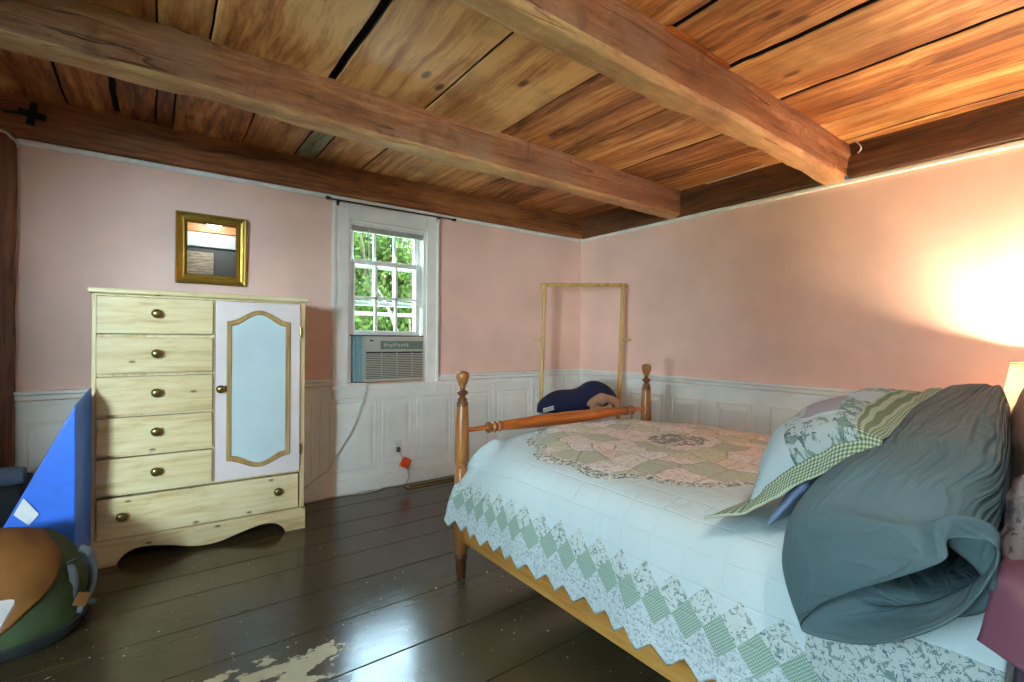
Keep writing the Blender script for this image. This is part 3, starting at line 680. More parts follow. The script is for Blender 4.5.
bm = B(); add_box(bm, (-.014, -.016, 1.302), (.956, D_+.005, 1.329), .011, 4); obj('top', bm, M['pine'], dr, True, True, auto=40)
# plinth with a cut-out apron
pts = [(0, 0), (.098, 0)] + [(p.x, p.z) for p in catmull([(.098, 0, 0), (.112, 0, .028), (.15, 0, .058), (.21, 0, .067), (.30, 0, .05), (.40, 0, .022), (.47, 0, .014), (.54, 0, .022), (.64, 0, .05), (.73, 0, .067), (.79, 0, .058), (.826, 0, .028), (.84, 0, 0)], 5)][1:] + [(.945, 0), (.945, .118), (0, .118)]
bm = B(); add_prism(bm, pts, -.012, .010); add_box(bm, (0, .010, 0), (.016, D_, .118), .002); add_box(bm, (.929, .010, 0), (.945, D_, .118), .002)
add_box(bm, (0, -.014, .112), (.945, .012, .122), .004); obj('plinth', bm, M['pine'], dr, True)
def knob(parent, w, z, mat, s=1.0, name='knob', y=-.006):
    bm = B(); add_lathe(bm, [(.004*s, 0), (.011*s, .002), (.008*s, .008), (.010*s, .013), (.020*s, .017), (.0225*s, .023), (.020*s, .030), (.012*s, .034), (0, .0355)], 28, Matrix.Translation((w, y, z)) @ Matrix.Rotation(PI/2, 4, 'X'))
    obj(name, bm, mat, parent, True, True, label='antique brass knob')
def drawer(w0, w1, z0, z1, knobs):
    bm = B(); add_box(bm, (w0+.001, -.008, z0+.0015), (w1-.0015, .010, z1-.0025), .0025, 2); add_box(bm, (w0+.015, .010, z0+.012), (w1-.015, D_-.04, z1-.02), .001)
    d = obj('drawer', bm, M['pine'], dr, True)
    for w, z in knobs: knob(d, w, z, M['brassknob'], y=-.008)
for z0, z1, kz in ((1.110, 1.291, 1.212), (.917, 1.097, 1.014), (.719, .905, .820), (.525, .707, .628), (.338, .511, .430)): drawer(.018, .486, z0, z1, [(.249, kz)])
drawer(.022, .908, .126, .322, [(.117, .232), (.799, .237)])
bm = B(); add_box(bm, (.499, -.006, .337), (.912, .016, 1.289), .003)
door = obj('door', bm, M['doorwhite'], dr, True, label='white-painted arched-panel door')
def outline(i, n=60):
    x0, x1, zt, zb, ah, bh = .549+i, .861-i, 1.184-i, .437+i, .062, .050
    top = [(x0+(x1-x0)*t, zt+ah*.5*(1-math.cos(2*PI*t))) for t in [k/n for k in range(n+1)]]
    bot = [(x1-(x1-x0)*t, zb-bh*.5*(1-math.cos(2*PI*t))) for t in [k/n for k in range(n+1)]]
    return top+bot
bm = B(); loops = [[bm.verts.new((x, y, z)) for x, z in outline(i)] for i, y in ((0, -.004), (0, -.012), (.005, -.018), (.012, -.014), (.018, -.016), (.026, -.006), (.027, .0))]
for u, v in zip(loops, loops[1:]):
    for i in range(len(u)): bm.faces.new((u[i], u[(i+1) % len(u)], v[(i+1) % len(u)], v[i]))
obj('moulding', bm, M['pinemould'], door, True, True, label='honey-coloured arched pine moulding', auto=60)
bm = B(); a = [bm.verts.new((x, -.0075, z)) for x, z in outline(.024)]; f = bm.faces.new(a); r = bmesh.ops.extrude_face_region(bm, geom=[f])
for v in [g for g in r['geom'] if isinstance(g, bmesh.types.BMVert)]: v.co.y += .006
bmesh.ops.triangulate(bm, faces=[f for f in bm.faces if len(f.verts) > 4])
obj('panel', bm, M['panelwhite'], door, True, label='pale blue-white door panel')
knob(door, .521, .824, M['brassknob'], .95, y=-.006)
for z in (1.13, .46):
    bm = B(); add_tube(bm, [(.9145, -.008, z-.03), (.9145, -.008, z+.03)], .004, 8, 0); add_box(bm, (.913, -.006, z-.028), (.924, -.001, z+.028), .001); obj('hinge', bm, M['brassknob'], door, True)

# ---------------------------------------------------------------- gilt mirror
x0, x1, z0, z1 = .090, .452, 1.414, 1.826
mi = thing('wall_mirror', 'small gold-framed mirror hung on the pink wall above the pine dresser', 'mirror', ((x0+x1)/2, YB-.002, z0), math.radians(0))
tiltm = Matrix.Translation((0, YB-.002, z0)) @ Matrix.Rotation(math.radians(2.8), 4, 'X') @ Matrix.Translation((0, -YB+.002, -z0))
bm = B(); prof = [(0, 0), (0, .022), (.006, .030), (.014, .026), (.020, .018), (.034, .014), (.038, .020), (.044, .022), (.050, .016), (.056, .010), (.058, .006)]
loops = [[bm.verts.new((x, YB-.002-d, z)) for x, z in ((x0+i, z0+i), (x1-i, z0+i), (x1-i, z1-i), (x0+i, z1-i))] for i, d in prof]
for u, v in zip(loops, loops[1:]):
    for i in range(4): bm.faces.new((u[i], u[(i+1) % 4], v[(i+1) % 4], v[i]))
n = 46
for (ax, az), (bx, bz) in (((x0, z0), (x1, z0)), ((x1, z0), (x1, z1)), ((x1, z1), (x0, z1)), ((x0, z1), (x0, z0))):
    i = .043; cx, cz = (x0+x1)/2, (z0+z1)/2
    sx_, sz_ = (x1-x0-2*i)/(x1-x0), (z1-z0-2*i)/(z1-z0)
    for k_ in range(n):
        t = k_/n; px, pz = cx+(ax+(bx-ax)*t-cx)*sx_, cz+(az+(bz-az)*t-cz)*sz_
        bmesh.ops.create_icosphere(bm, subdivisions=1, radius=.0052, matrix=Matrix.Translation((px, YB-.026, pz)))
bm.transform(tiltm); obj('frame', bm, M['gold'], mi, label='gilt beaded frame')
bm = B(); add_box(bm, (x0+.05, YB-.008, z0+.05), (x1-.05, YB-.004, z1-.05), 0); bm.transform(tiltm); obj('glass', bm, M['mirror'], mi)

# ---------------------------------------------------------------- window dressing
cr = thing('curtain_rod', 'thin dark curtain rod without curtains above the window', 'curtain rod', (1.41, YB-.05, 2.03))
bm = B(); add_tube(bm, [(.955, YB-.055, 2.042), (1.885, YB-.055, 2.047)], .0055, 10, 0); obj('rod', bm, M['iron'], cr)
for x in (1.008, 1.778):
    bm = B(); add_box(bm, (x-.007, YB-.058, 2.034), (x+.007, YB-.02, 2.040), .001); add_box(bm, (x-.009, YB-.024, 2.015), (x+.009, YB-.019, 2.052), .001); add_tube(bm, [(x, YB-.045, 2.036), (x, YB-.063, 2.034), (x, YB-.064, 2.045)], .003, 6, 3); obj('bracket', bm, M['iron'], cr)
for x, s in ((.955, -1), (1.885, 1)):
    bm = B(); add_lathe(bm, [(.005, 0), (.010, .004), (.008, .012), (.013, .022), (.010, .034), (0, .040)], 14, Matrix.Translation((x, YB-.055, 2.0445)) @ Matrix.Rotation(s*PI/2, 4, 'Y')); obj('finial', bm, M['iron'], cr, smooth=True)
bl = thing('mini_blind', 'white mini blind pulled up at the top of the window', 'blind', (1.39, YB+.02, 1.87))
bm = B(); add_box(bm, (1.114, YB+.004, 1.900), (1.666, YB+.032, 1.914), .003); obj('headrail', bm, M['whiteplastic'], bl)
bm = B()
for i in range(14): add_box(bm, (1.116, YB+.005, 1.871+i*.0021), (1.664, YB+.030, 1.8722+i*.0021), 0)
add_box(bm, (1.116, YB+.006, 1.862), (1.664, YB+.029, 1.870), .002); obj('slats', bm, M['blindgrey'], bl)
bm = B(); add_tube(bm, [(1.236, YB+.002, 1.900), (1.237, YB+.0, 1.66), (1.232, YB+.0, 1.44)], .003, 6, 3); obj('wand', bm, M['whiteplastic'], bl)

# ---------------------------------------------------------------- air conditioner
ac = thing('window_air_conditioner', 'beige window air conditioner set under the raised lower sash', 'air conditioner', (1.43, YB, .776))
X0, X1, Z0, Z1 = 1.207, 1.668, .782, 1.113
bm = B(); add_box(bm, (X0, YB-.012, Z0), (X1, YB+.34, Z1), .008, 2)
body = obj('housing', bm, M['acgrey'], ac)
bm = B(); add_box(bm, (X0+.006, YB-.0165, Z0+.025), (X1-.006, YB-.0135, Z1-.112), .001); obj('grille_cavity', bm, M['acdark'], ac, label='dark gaps behind the grille'); bm = B()
for i in range(14): add_box(bm, (X0+.008, YB-.0225, Z0+.030+i*.0130), (X1-.01, YB-.0130, Z0+.0375+i*.0130), .0008, 1, None)
for x in (1.33, 1.45, 1.57): add_box(bm, (x-.0015, YB-.0235, Z0+.03), (x+.0015, YB-.012, Z1-.116), 0)
obj('grille', bm, M['acgrey'], ac)
bm = B(); add_box(bm, (1.325, YB-.017, 1.018), (1.660, YB-.010, 1.080), .003); cp = obj('control_panel', bm, M['acpanel'], ac, label='grey-green control panel')
bm = B()
for i in range(9): add_box(bm, (1.35+i*.022, YB-.019, 1.040+.004*math.sin(i*2.1)), (1.364+i*.022, YB-.0165, 1.060+.004*math.cos(i*1.7)), .001)
obj('buttons', bm, M['acgrey'], cp)
bm = B(); add_box(bm, (1.245, YB-.0135, 1.076), (1.268, YB-.0115, 1.088), .001); obj('badge', bm, M['acdark'], ac)
bm = B(); add_box(bm, (X0+.003, YB-.02, Z0+.002), (X1-.003, YB-.012, Z0+.024), .003); add_box(bm, (X0+.003, YB-.02, Z1-.112), (X1-.003, YB-.012, Z1-.098), .003); add_box(bm, (X0+.001, YB-.02, Z0+.002), (X0+.008, YB-.012, Z1-.098), .002); add_box(bm, (X1-.010, YB-.02, Z0+.002), (X1-.003, YB-.012, Z1-.098), .002); obj('grille_surround', bm, M['acgrey'], ac)
bm = B(); add_box(bm, (1.24, YB-.015, .990), (1.30, YB-.011, 1.000), .002); obj('vent_tab', bm, M['whiteplastic'], ac)
bm = B(); nn = 10
pl = [(1.112+(X0-1.112)*i/nn, YB+.03+(.010 if i % 2 else -.006)) for i in range(nn+1)]
add_prism(bm, pl+[(x, y+.003) for x, y in pl[::-1]], .785, 1.113, 'xy'); obj('accordion_panel', bm, M['accordion'], ac, label='blue-grey pleated side panel')
bm = B(); add_box(bm, (1.10, YB-.006, 1.1135), (1.672, YB+.03, 1.1215), .001); obj('top_seal', bm, M['acdark'], ac, label='black foam seal strip')
bm = B(); add_tube(bm, [(1.205, YB-.01, .80), (1.208, YB-.046, .785), (1.206, YB-.056, .74), (1.195, YB-.05, .69), (1.171, YB-.04, .603), (1.115, YB-.035, .453), (1.033, YB-.03, .323), (.953, YB-.03, .196), (.869, YB-.03, .142), (.80, YB-.03, .085), (.765, YB-.03, .008)], .0042, 8, 6)
obj('power_cord', bm, M['cord'], ac, smooth=True, label='pale power cord running down the wall')

# ---------------------------------------------------------------- outlet, extension cord, register
ou = thing('wall_outlet', 'white wall outlet in the wainscot below the window', 'outlet', (1.466, YB-.004, .235))
bm = B(); add_box(bm, (1.432, WB-.006, .225), (1.502, WB+.001, .339), .003); obj('cover_plate', bm, M['whiteplastic'], ou)
for z in (.262, .306):
    bm = B(); add_box(bm, (1.451, WB-.009, z-.015), (1.483, WB-.004, z+.015), .004); s = obj('socket', bm, M['whiteplastic'], ou)
    bm = B(); add_box(bm, (1.460, WB-.0095, z-.004), (1.462, WB-.0085, z+.007), 0); add_box(bm, (1.472, WB-.0095, z-.004), (1.474, WB-.0085, z+.007), 0); obj('slot', bm, M['acdark'], s)
ec = thing('extension_cord', 'pale extension cord with orange plug along the baseboard under the outlet', 'cord', (1.47, YB-.05, 0))
bm = B(); add_tube(bm, [(1.470, WB-.025, .262), (1.476, WB-.034, .235), (1.50, WB-.03, .20)], .004, 8, 5)
add_tube(bm, [(1.535, WB-.028, .125), (1.545, WB-.026, .06), (1.52, WB-.03, .012), (1.46, YB-.032, .006), (1.36, YB-.025, .006), (1.30, YB-.05, .006), (1.2, YB-.06, .006), (1.05, YB-.035, .006), (.92, YB-.035, .006), (.80, YB-.05, .006)], .0045, 8, 6)
obj('cable', bm, M['cord'], ec, smooth=True)
bm = B(); add_box(bm, (1.452, WB-.034, .252), (1.478, WB-.010, .288), .006); obj('plug', bm, M['greyweb'], ec, label='grey plug in the outlet')
bm = B(); mm = Matrix.Translation((1.517, WB-.028, .165)) @ Matrix.Rotation(math.radians(28), 4, 'Y'); add_box(bm, (-.034, -.016, -.036), (.034, .016, .036), .007, 2, mm)
for i in (-1, 0, 1): add_box(bm, (-.026, -.019, -.004+i*.016), (.026, -.014, .002+i*.016), .001, 1, mm)
obj('plug_box', bm, M['orange'], ec, label='bright orange plug box')
re_ = thing('floor_register', 'long brass floor vent with open slot below the window wall', 'floor vent', (1.70, 3.315, 0))
bm = B()
for lo, hi in (((1.49, 3.275, 0), (1.93, 3.292, .008)), ((1.49, 3.335, 0), (1.93, 3.352, .008)), ((1.49, 3.275, 0), (1.515, 3.352, .008)), ((1.905, 3.275, 0), (1.93, 3.352, .008))): add_box(bm, lo, hi, .003)
obj('rim', bm, M['brassplate'], re_); bm = B(); add_box(bm, (1.51, 3.29, .0005), (1.91, 3.337, .003), 0); obj('grille', bm, M['acdark'], re_, label='dark slot')

# ---------------------------------------------------------------- small things up at the ceiling
bm = B(); mm = Matrix.Translation((-.50, YB-.056, 2.20)) @ Matrix.Rotation(math.radians(8), 4, 'Y')
add_prism(bm, [(-.016, -.055), (.016, -.055), (.014, -.016), (.05, -.018), (.052, .016), (.014, .016), (.014, .06), (-.014, .06), (-.014, .016), (-.05, .014), (-.05, -.018), (-.014, -.016)], -.005, .006, 'xz', mm)
add_tube(bm, [(-.60, YB-.056, 2.188), (-.53, YB-.058, 2.198)], .006, 8, 0)
tag(obj('iron_bracket', bm, M['black']), 'black iron cross-shaped bracket on the wall plate above the corner post', 'bracket')
bm = B(); add_tube(bm, [(-.74, YB-.058, 2.100), (-.66, YB-.058, 2.094), (-.60, YB-.058, 2.090), (-.578, YB-.06, 2.074), (-.556, YB-.026, 2.05), (-.556, YB-.026, 2.03)], .006, 8, 5)
tag(obj('wall_cable', bm, M['shirt'], smooth=True), 'pale cable bending round the top of the corner post', 'cable')
bm = B(); P0 = at_x(868, 152, XR-.05); add_tube(bm, [at_x(850, 140, XR-.06)+Vector((0, 0, .006)), at_x(855, 141, XR-.075), at_x(860, 145, XR-.08), at_x(861, 149, XR-.07), at_x(858, 153, XR-.045)], .004, 8, 6)
tag(obj('cable_loop', bm, M['shirt'], smooth=True), 'short loop of pale cable by the end of the thick beam', 'cable')
bm = B(); pts = [at_z(706, 184, HC-.010), at_z(722, 179, HC-.012), at_z(745, 172, HC-.010), at_z(764, 165, HC-.010)]
add_tube(bm, pts, .004, 8, 5)
tag(obj('ceiling_cable', bm, M['shirt'], smooth=True), 'thin pale cable stapled to the boards between the two beams', 'cable')
bm = B(); p0 = at_x(845, 182, XR-.03); add_box(bm, (XR-.045, p0.y-.018, 2.079), (XR-.018, p0.y-.002, 2.098), .004)
tag(obj('wire_nut', bm, M['bluewire']), 'tiny blue plastic cap tucked at the end of the thick beam', 'cap')
# wooden shims beside the thick beam
for (qa, qb, w, lb) in (((666, 29), (700, 57), .012, 'light split-wood shim wedged on top of the thick beam, longer one'), ((690, 53), (722, 71), .006, 'thin splinter of wood along the top of the thick beam')):
    a, b = at_z(*qa, HC-.022), at_z(*qb, HC-.022); a.y = b.y = min(1.118, (a.y+b.y)/2); bm = B()
    add_prism(bm, [(a.x, HC-.016), (a.x+.02, HC-.007), (b.x, HC-.009), (b.x+.01, HC-.017)], a.y-w, a.y+.008, 'xz'); tag(obj('wood_shim', bm, M['maplex']), lb, 'shim')

# ---------------------------------------------------------------- ceiling light and plank picture seen in the mirror
cl = thing('ceiling_light', 'white dome ceiling light reflected in the gold-framed mirror', 'ceiling light', (.57, -.16, 2.10))
T_ = Matrix.Translation((.57, -.16, 0))
bm = B(); add_lathe(bm, [(.055, 2.284), (.06, 2.268), (.03, 2.255), (.010, 2.25), (.010, 2.17), (.02, 2.165)], 28, T_); obj('stem', bm, M['brassknob'], cl, smooth=True)
bm = B(); add_lathe(bm, [(.10, 2.168), (.108, 2.160), (.100, 2.135), (.08, 2.112), (.05, 2.096), (.02, 2.089), (0, 2.088)], 32, T_)
k = Mat('dome_glow'); M['dome'] = k.done((1, 1, 1, 1), .4, Emission_Color=(.92, .97, 1, 1), Emission_Strength=DOME)
obj('dome', bm, M['dome'], cl, smooth=True)
# ---------------------------------------------------------------- bed
PX0, PY0, PX1, PY1 = 1.141, 1.926, 2.479, 1.936
HEADY = -.22
bed = thing('four_poster_bed', 'honey maple four-post bed frame with turned foot posts under the quilt', 'bed', (1.81, .86, 0))
prof = [(.019, 0), (.020, .012), (.024, .045), (.026, .088), (.031, .092), (.032, .102), (.026, .110), (.031, .125), (.033, .16), (.034, .30), (.034, .50), (.024, .512), (.027, .520), (.025, .527), (.033, .535), (.0335, .56), (.031, .70), (.0265, .79), (.0265, .806), (.022, .812), (.022, .822), (.012, .834), (.017, .840), (.026, .850), (.026, .856), (.012, .866), (.012, .876), (.016, .884), (.023, .900), (.029, .918), (.031, .930), (.030, .939), (.024, .947), (.014, .951), (0, .953)]
for x, y in ((PX0, PY0), (PX1, PY1)):
    T_ = Matrix.Translation((x, y, 0)); i0 = [i for i, q_ in enumerate(prof) if q_[1] == .110][0]; i1 = [i for i, q_ in enumerate(prof) if q_[1] == .79][0]; i2 = [i for i, q_ in enumerate(prof) if q_[1] == .876][0]
    bm = B(); add_lathe(bm, prof[i0:i1+1], 32, T_); add_box(bm, (x-.033, y-.033, .31), (x+.033, y+.033, .40), .006)
    po_ = obj('foot_post', bm, M['maple'], bed, smooth=True, auto=50, label='turned maple foot post')
    bm = B(); add_lathe(bm, prof[:i0+1], 32, T_); obj('turned_foot', bm, M['mapledark'], po_, smooth=True, auto=50, label='dark turned foot')
    bm = B(); add_lathe(bm, prof[i1:i2+1], 32, T_); obj('turned_collar', bm, M['mapledark'], po_, smooth=True, auto=50, label='dark turned collar')
    bm = B(); add_lathe(bm, prof[i2:], 32, T_); obj('finial', bm, M['maple'], po_, smooth=True, auto=50)
for x in (PX0, PX1):
    bm = B(); add_lathe(bm, [(r, z*(1.06/.953)) for r, z in prof], 28, Matrix.Translation((x, HEADY, 0))); obj('head_post', bm, M['maple'], bed, smooth=True, auto=50)
bm = B(); L = PX1-PX0-.05
rp_ = [(.010, 0), (.011, .10), (.013, .112), (.020, .116), (.022, .126), (.019, .134), (.013, .138), (.016, .144), (.025, .150), (.026, .160), (.017, .166), (.014, .170), (.024, .176), (.026, .186), (.022, .194), (.023, .20), (.031, .42), (.033, L/2)]
rp_ = rp_+[(r, L-z) for r, z in rp_[-2::-1]]
add_lathe(bm, rp_, 28, Matrix.Translation((PX0+.025, PY0+.003, .677)) @ Matrix.Rotation(PI/2, 4, 'Y')); fr_ = obj('foot_rail', bm, M['maplex'], bed, smooth=True, auto=50, label='turned maple foot rail')
for z_ in (.122, .155, .185, L-.122, L-.155, L-.185):
    bm = B(); add_lathe(bm, [(.018, -.009), (.0255, -.005), (.0275, 0), (.0255, .005), (.018, .009)], 24, Matrix.Translation((PX0+.025, PY0+.003, .677)) @ Matrix.Rotation(PI/2, 4, 'Y') @ Matrix.Translation((0, 0, z_))); obj('turned_bead', bm, M['mapledark'], fr_, smooth=True, label='dark turned bead')
bm = B(); add_box(bm, (PX0+.02, PY0-.012, .20), (PX1-.02, PY0+.012, .34), .006); obj('foot_board', bm, M['maplex'], bed)
for x in (PX0, PX1):
    bm = B(); s = 1 if x < 2 else -1
    add_box(bm, (x-.012, HEADY+.02, .175), (x+.014, PY0-.03, .315), .005); obj('side_rail', bm, M['mapley'], bed, label='plain honey-coloured side rail')
pts = [(PX0+.02, .45), (PX0+.02, .82)]+[(p.x, p.z) for p in catmull([(PX0+.02, 0, .82), (1.35, 0, .86), (1.6, 0, .93), (1.81, 0, .96), (2.02, 0, .93), (2.27, 0, .86), (PX1-.02, 0, .82)], 5)][1:-1]+[(PX1-.02, .82), (PX1-.02, .45)]
bm = B(); add_prism(bm, pts, HEADY-.012, HEADY+.012); obj('headboard', bm, M['maplex'], bed)
# box spring and mattress
bm = B(); add_box(bm, (1.175, HEADY+.03, .262), (2.445, 1.70, .41), .02, 3); tag(obj('box_spring', bm, M['whitefab'], smooth=True, auto=50), 'white box spring hidden under the quilt on the maple bed', 'box spring')
bm = B(); add_box(bm, (1.19, HEADY+.03, .414), (2.43, 1.68, .595), .05, 4); tag(obj('mattress', bm, M['whitefab'], smooth=True, auto=50), 'white mattress covered by the patchwork quilt', 'mattress')

# quilt: cloth section swept from head to foot
SEC = [(1.066, .268), (1.072, .34), (1.080, .42), (1.092, .49), (1.108, .555), (1.140, .606), (1.20, .634), (1.30, .648), (1.50, .654), (1.81, .656), (2.12, .654), (2.32, .646), (2.42, .63), (2.49, .59), (2.52, .52), (2.535, .42), (2.545, .30)]
SECF = [(1.062, .262), (1.072, .31), (1.085, .37), (1.110, .425), (1.140, .475), (1.185, .525), (1.245, .572), (1.34, .612), (1.52, .642), (1.81, .650), (2.12, .644), (2.30, .62), (2.40, .59), (2.46, .54), (2.50, .48), (2.53, .40), (2.545, .30)]
def resample(sec, n):
    P = catmull([(x, 0, z) for x, z in sec], 8); ds = [0]
    for a, b in zip(P, P[1:]): ds.append(ds[-1]+(b-a).length)
    out = []; j = 0
    for i in range(n+1):
        t = ds[-1]*i/n
        while j < len(ds)-2 and ds[j+1] < t: j += 1
        out.append(P[j].lerp(P[j+1], (t-ds[j])/max(1e-9, ds[j+1]-ds[j])))
    return out, ds[-1]
NS = 200
A_, LA = resample(SEC, NS); B_, LB = resample(SECF, NS)
QY0, QY1 = .140, 1.93
PITCH_ = .0885
def quilt_pt(u, v, info=None):
    y = QY0+(QY1-QY0)*u; f = max(0, min(1, (y-1.45)/(1.9-1.45))); f = f*f*(3-2*f)
    i = v*NS; a = A_[int(round(i))].lerp(B_[int(round(i))], f); s = LA*v
    x, z = a.x, a.z
    # zigzag hem
    hem = max(0, 1-s/.05); tri = abs(((y/PITCH_+.5) % 1)-.5)*2
    z += hem*(.040*(1-tri))
    hemr = max(0, 1-(LA-s)/.05); z += hemr*.04*(1-tri)
    # hanging folds
    hang = max(0, 1-s/.34)
    x += -hang*(.010*math.sin(y*9.5+.6)+.007*math.sin(y*23+1)+.008*N3((y*5, z*3, 2)))
    top = 1-max(hang, max(0, 1-(LA-s)/.34))
    z += .007*N3((x*3.1, y*3.1, 1))+.004*N3((x*8, y*8, 5))+.0022*N3((x*22, y*15, 7))
    if .05 < s < .6: x += .004*N3((y*14, s*9, 3))
    # foot end: turned down behind the foot rail
    if y > 1.86 and s > .5 and LA-s > .5: z -= .9*(y-1.86)**1.0*(1-0)*.55
    yy = y+(0.012*math.sin(s*7)-.01*N3((s*6, 1, 1)))*max(0, 1-u/.1)
    return Vector((x, yy, z))
bm = B()
add_grid(bm, 180, NS, quilt_pt, {'border': lambda u, v: (QY0+(QY1-QY0)*u, LA*v), 'top': lambda u, v: (A_[int(round(v*NS))].x, QY0+(QY1-QY0)*u)})
q = obj('patchwork_quilt', bm, M['quilt'], smooth=True, recalc=True); so = q.modifiers.new('thick', 'SOLIDIFY'); so.thickness = .007; so.offset = 1
tag(q, 'pale patchwork quilt with green medallion and zigzag hem spread over the bed', 'quilt')

# ---------------------------------------------------------------- pillows
def pillow(name, NB, NT, FT, FB, tf, tb, mat, label, cat='pillow', n=44, flange=0.0, size=(.62, .42), sag=0.0, sd=1, wr=.006, curl=None):
    NB, NT, FT, FB = map(Vector, (NB, NT, FT, FB)); bm = B()
    nrm = (NT-NB).cross(FB-NB).normalized()
    if nrm.z < 0: nrm = -nrm
    def prof(t):  # t 0..1
        e = min(t, 1-t); e = max(0, e-flange)/(.5-flange); return min(1, e*1.0)
    def P(a, b, sgn):
        base = NB.lerp(FB, a).lerp(NT.lerp(FT, a), b)
        ha, hb = prof(a), prof(b)
        h = ((1-(1-ha)**2.4)*(1-(1-hb)**2.4))**.62 if ha > 0 and hb > 0 else 0
        # edges draw in between the corners
        inn = .05*(1-abs(2*a-1))*(1 if flange == 0 else .5); base = base+(NB.lerp(NT, .5).lerp(FB.lerp(FT, .5), a)-base)*inn*abs(2*b-1)**2
        w = wr*(N3((a*5+sd, b*4, sgn))+.6*N3((a*11+sd, b*9, sgn*2)))*(0.4+h)
        q = base+nrm*(sgn*(tf if sgn > 0 else tb)*h+(.0025*sgn)+w)
        if flange:
            q += nrm*.006*N3((a*9+sd, b*9, 3))*(1-h)
        if sag: q.z -= sag*h
        if curl: q = curl(a, b, q)
        return q
    uvf = {'UVMap': lambda a, b: (a*size[0], b*size[1])}
    V1 = add_grid(bm, n, n, lambda a, b: P(a, b, 1), uvf); V2 = add_grid(bm, n, n, lambda a, b: P(a, b, -1), uvf)
    ring = lambda V: [V[i][0] for i in range(n)]+[V[n][j] for j in range(n)]+[V[n-i][n] for i in range(n)]+[V[0][n-j] for j in range(n)]
    r1, r2 = ring(V1), ring(V2)
    for i in range(len(r1)): bm.faces.new((r1[i], r1[(i+1) % len(r1)], r2[(i+1) % len(r1)], r2[i]))
    o = obj(name, bm, mat, smooth=True); return tag(o, label, cat)

# big grey-teal pillow whose empty case end hangs open over the bed side
def L(pts): return [Vector(p) for p in pts]
ST = []
for X, yf, yb, zb_, zt in ((1.80, .345, .262, .76, .945), (1.775, .368, .238, .70, .988), (1.66, .405, .222, .675, .975), (1.48, .435, .198, .668, .950), (1.32, .445, .180, .668, .925), (1.20, .452, .172, .668, .900)):
    h = zt-zb_; m = (yf+yb)/2
    ST.append(L([(X, yf-.005, zb_), (X, yf+.006, zb_+.25*h), (X, yf-.022, zb_+.66*h), (X, m+.06, zt-.018), (X, m-.02, zt), (X, yb+.014, zt-.012), (X, yb, zb_+.62*h), (X, yb+.008, zb_+.2*h), (X, m-.03, zb_-.004), (X, m+.06, zb_-.004)]))
ST.append(L([(1.10, .458, .655), (1.095, .465, .72), (1.09, .435, .80), (1.085, .375, .850), (1.085, .30, .865), (1.088, .215, .845), (1.09, .168, .78), (1.10, .168, .71), (1.105, .26, .652), (1.105, .36, .650)]))
ST.append(L([(1.055, .460, .628), (1.045, .468, .68), (1.032, .442, .745), (1.025, .385, .785), (1.025, .31, .795), (1.032, .215, .78), (1.045, .163, .73), (1.06, .165, .675), (1.07, .26, .625), (1.07, .36, .62)]))
def lp(px, py, X): return at_x(px, py, X)
ST.append(L([lp(797, 605, 1.04), lp(796, 588, 1.02), lp(822, 565, 1.005), lp(872, 545, 1.0), lp(915, 530, 1.0), lp(955, 515, 1.005), lp(997, 530, 1.03), lp(992, 566, 1.045), lp(945, 600, 1.055), lp(860, 618, 1.055)]))
ST.append(L([lp(803, 631, 1.035), lp(814, 609, 1.015), lp(848, 593, 1.0), lp(900, 577, .99), lp(944, 560, .985), lp(950, 539, 1.0), lp(995, 546, 1.02), lp(990, 580, 1.02), lp(948, 624, 1.015), lp(868, 645, 1.02)]))
NC = 10; per = 8
dense = [catmull(l, per, True) for l in ST]; cols = [catmull([d[j] for d in dense], 10) for j in range(NC*per)]
NU = len(cols[0])-1; NV = NC*per
def tealf(u, v):
    i = round(u*NU); j = round(v*NV) % NV; p = cols[j][i].copy(); c = sum((cols[k_][i] for k_ in range(0, NV, 8)), Vector())/10
    d = (p-c).normalized(); s = u
    lw = (1 if i > 4 else i/4)*(1 if u < .8 else max(.3, (1-u)/.2))
    ridge = .0045*(1-2.4*abs(N3((u*1.8+.08*N3((u*3, v*3, 7)), v*22, 1))))*max(0, 1-u*1.6)+.008*N3((u*5, v*7, 4))*min(1, u*2)+.0025*N3((u*14, v*16, 8))
    return p+d*ridge*lw
bm = B(); V = add_grid(bm, NU, NV, tealf, {'UVMap': lambda u, v: (u, v)}, closed_v=True)
c0 = bm.verts.new(sum((q.co for q in V[0]), Vector())/NV)
for j in range(NV): bm.faces.new((V[0][(j+1) % NV], V[0][j], c0))
o = obj('pillow', bm, M['teal'], smooth=True, recalc=True); so = o.modifiers.new('thick', 'SOLIDIFY'); so.thickness = .003; so.offset = -1
tag(o, 'large grey-teal pillow with its open case end hanging toward the bed edge', 'pillow')

pillow('pillow', (1.155, .550, .672), (1.18, .455, .82), (1.70, .45, .90), (1.70, .56, .675), .035, .012, M['slate'], 'slate-blue pillow squeezed between the patchwork sham and the grey-teal pillow', sd=4)
pillow('pillow_sham', (1.105, .622, .668), (1.125, .335, .925), (1.765, .368, 1.003), (1.75, .66, .69), .115, .006, M['sham'], 'patchwork pillow sham with green gingham border leaning toward the foot of the bed', 'pillow sham', 70, .09, (.62, .42), sd=2, wr=.008, curl=lambda a, b, q: q+Vector((0, .3, .9))*(.036*math.sin(PI*min(1, b*1.05))*max(0, 1-a/.6))+Vector((.036, 0, -.050))*(max(0, 1-a/.11)*min(1, .1+b*2.5))-Vector((0, -.1, 1))*(.03*max(0, (b-.86)/.14)**1.5)+Vector((-.02, .05, 0))*max(0, 1-b/.12)*max(0, 1-a/.4))
pillow('pillow', (1.33, .150, .665), (1.35, .145, .925), (2.10, .250, .975), (2.08, .27, .68), .035, .05, M['darkpillow'], 'dark brown pillow behind the grey-teal pillow near the lamp', sd=6)
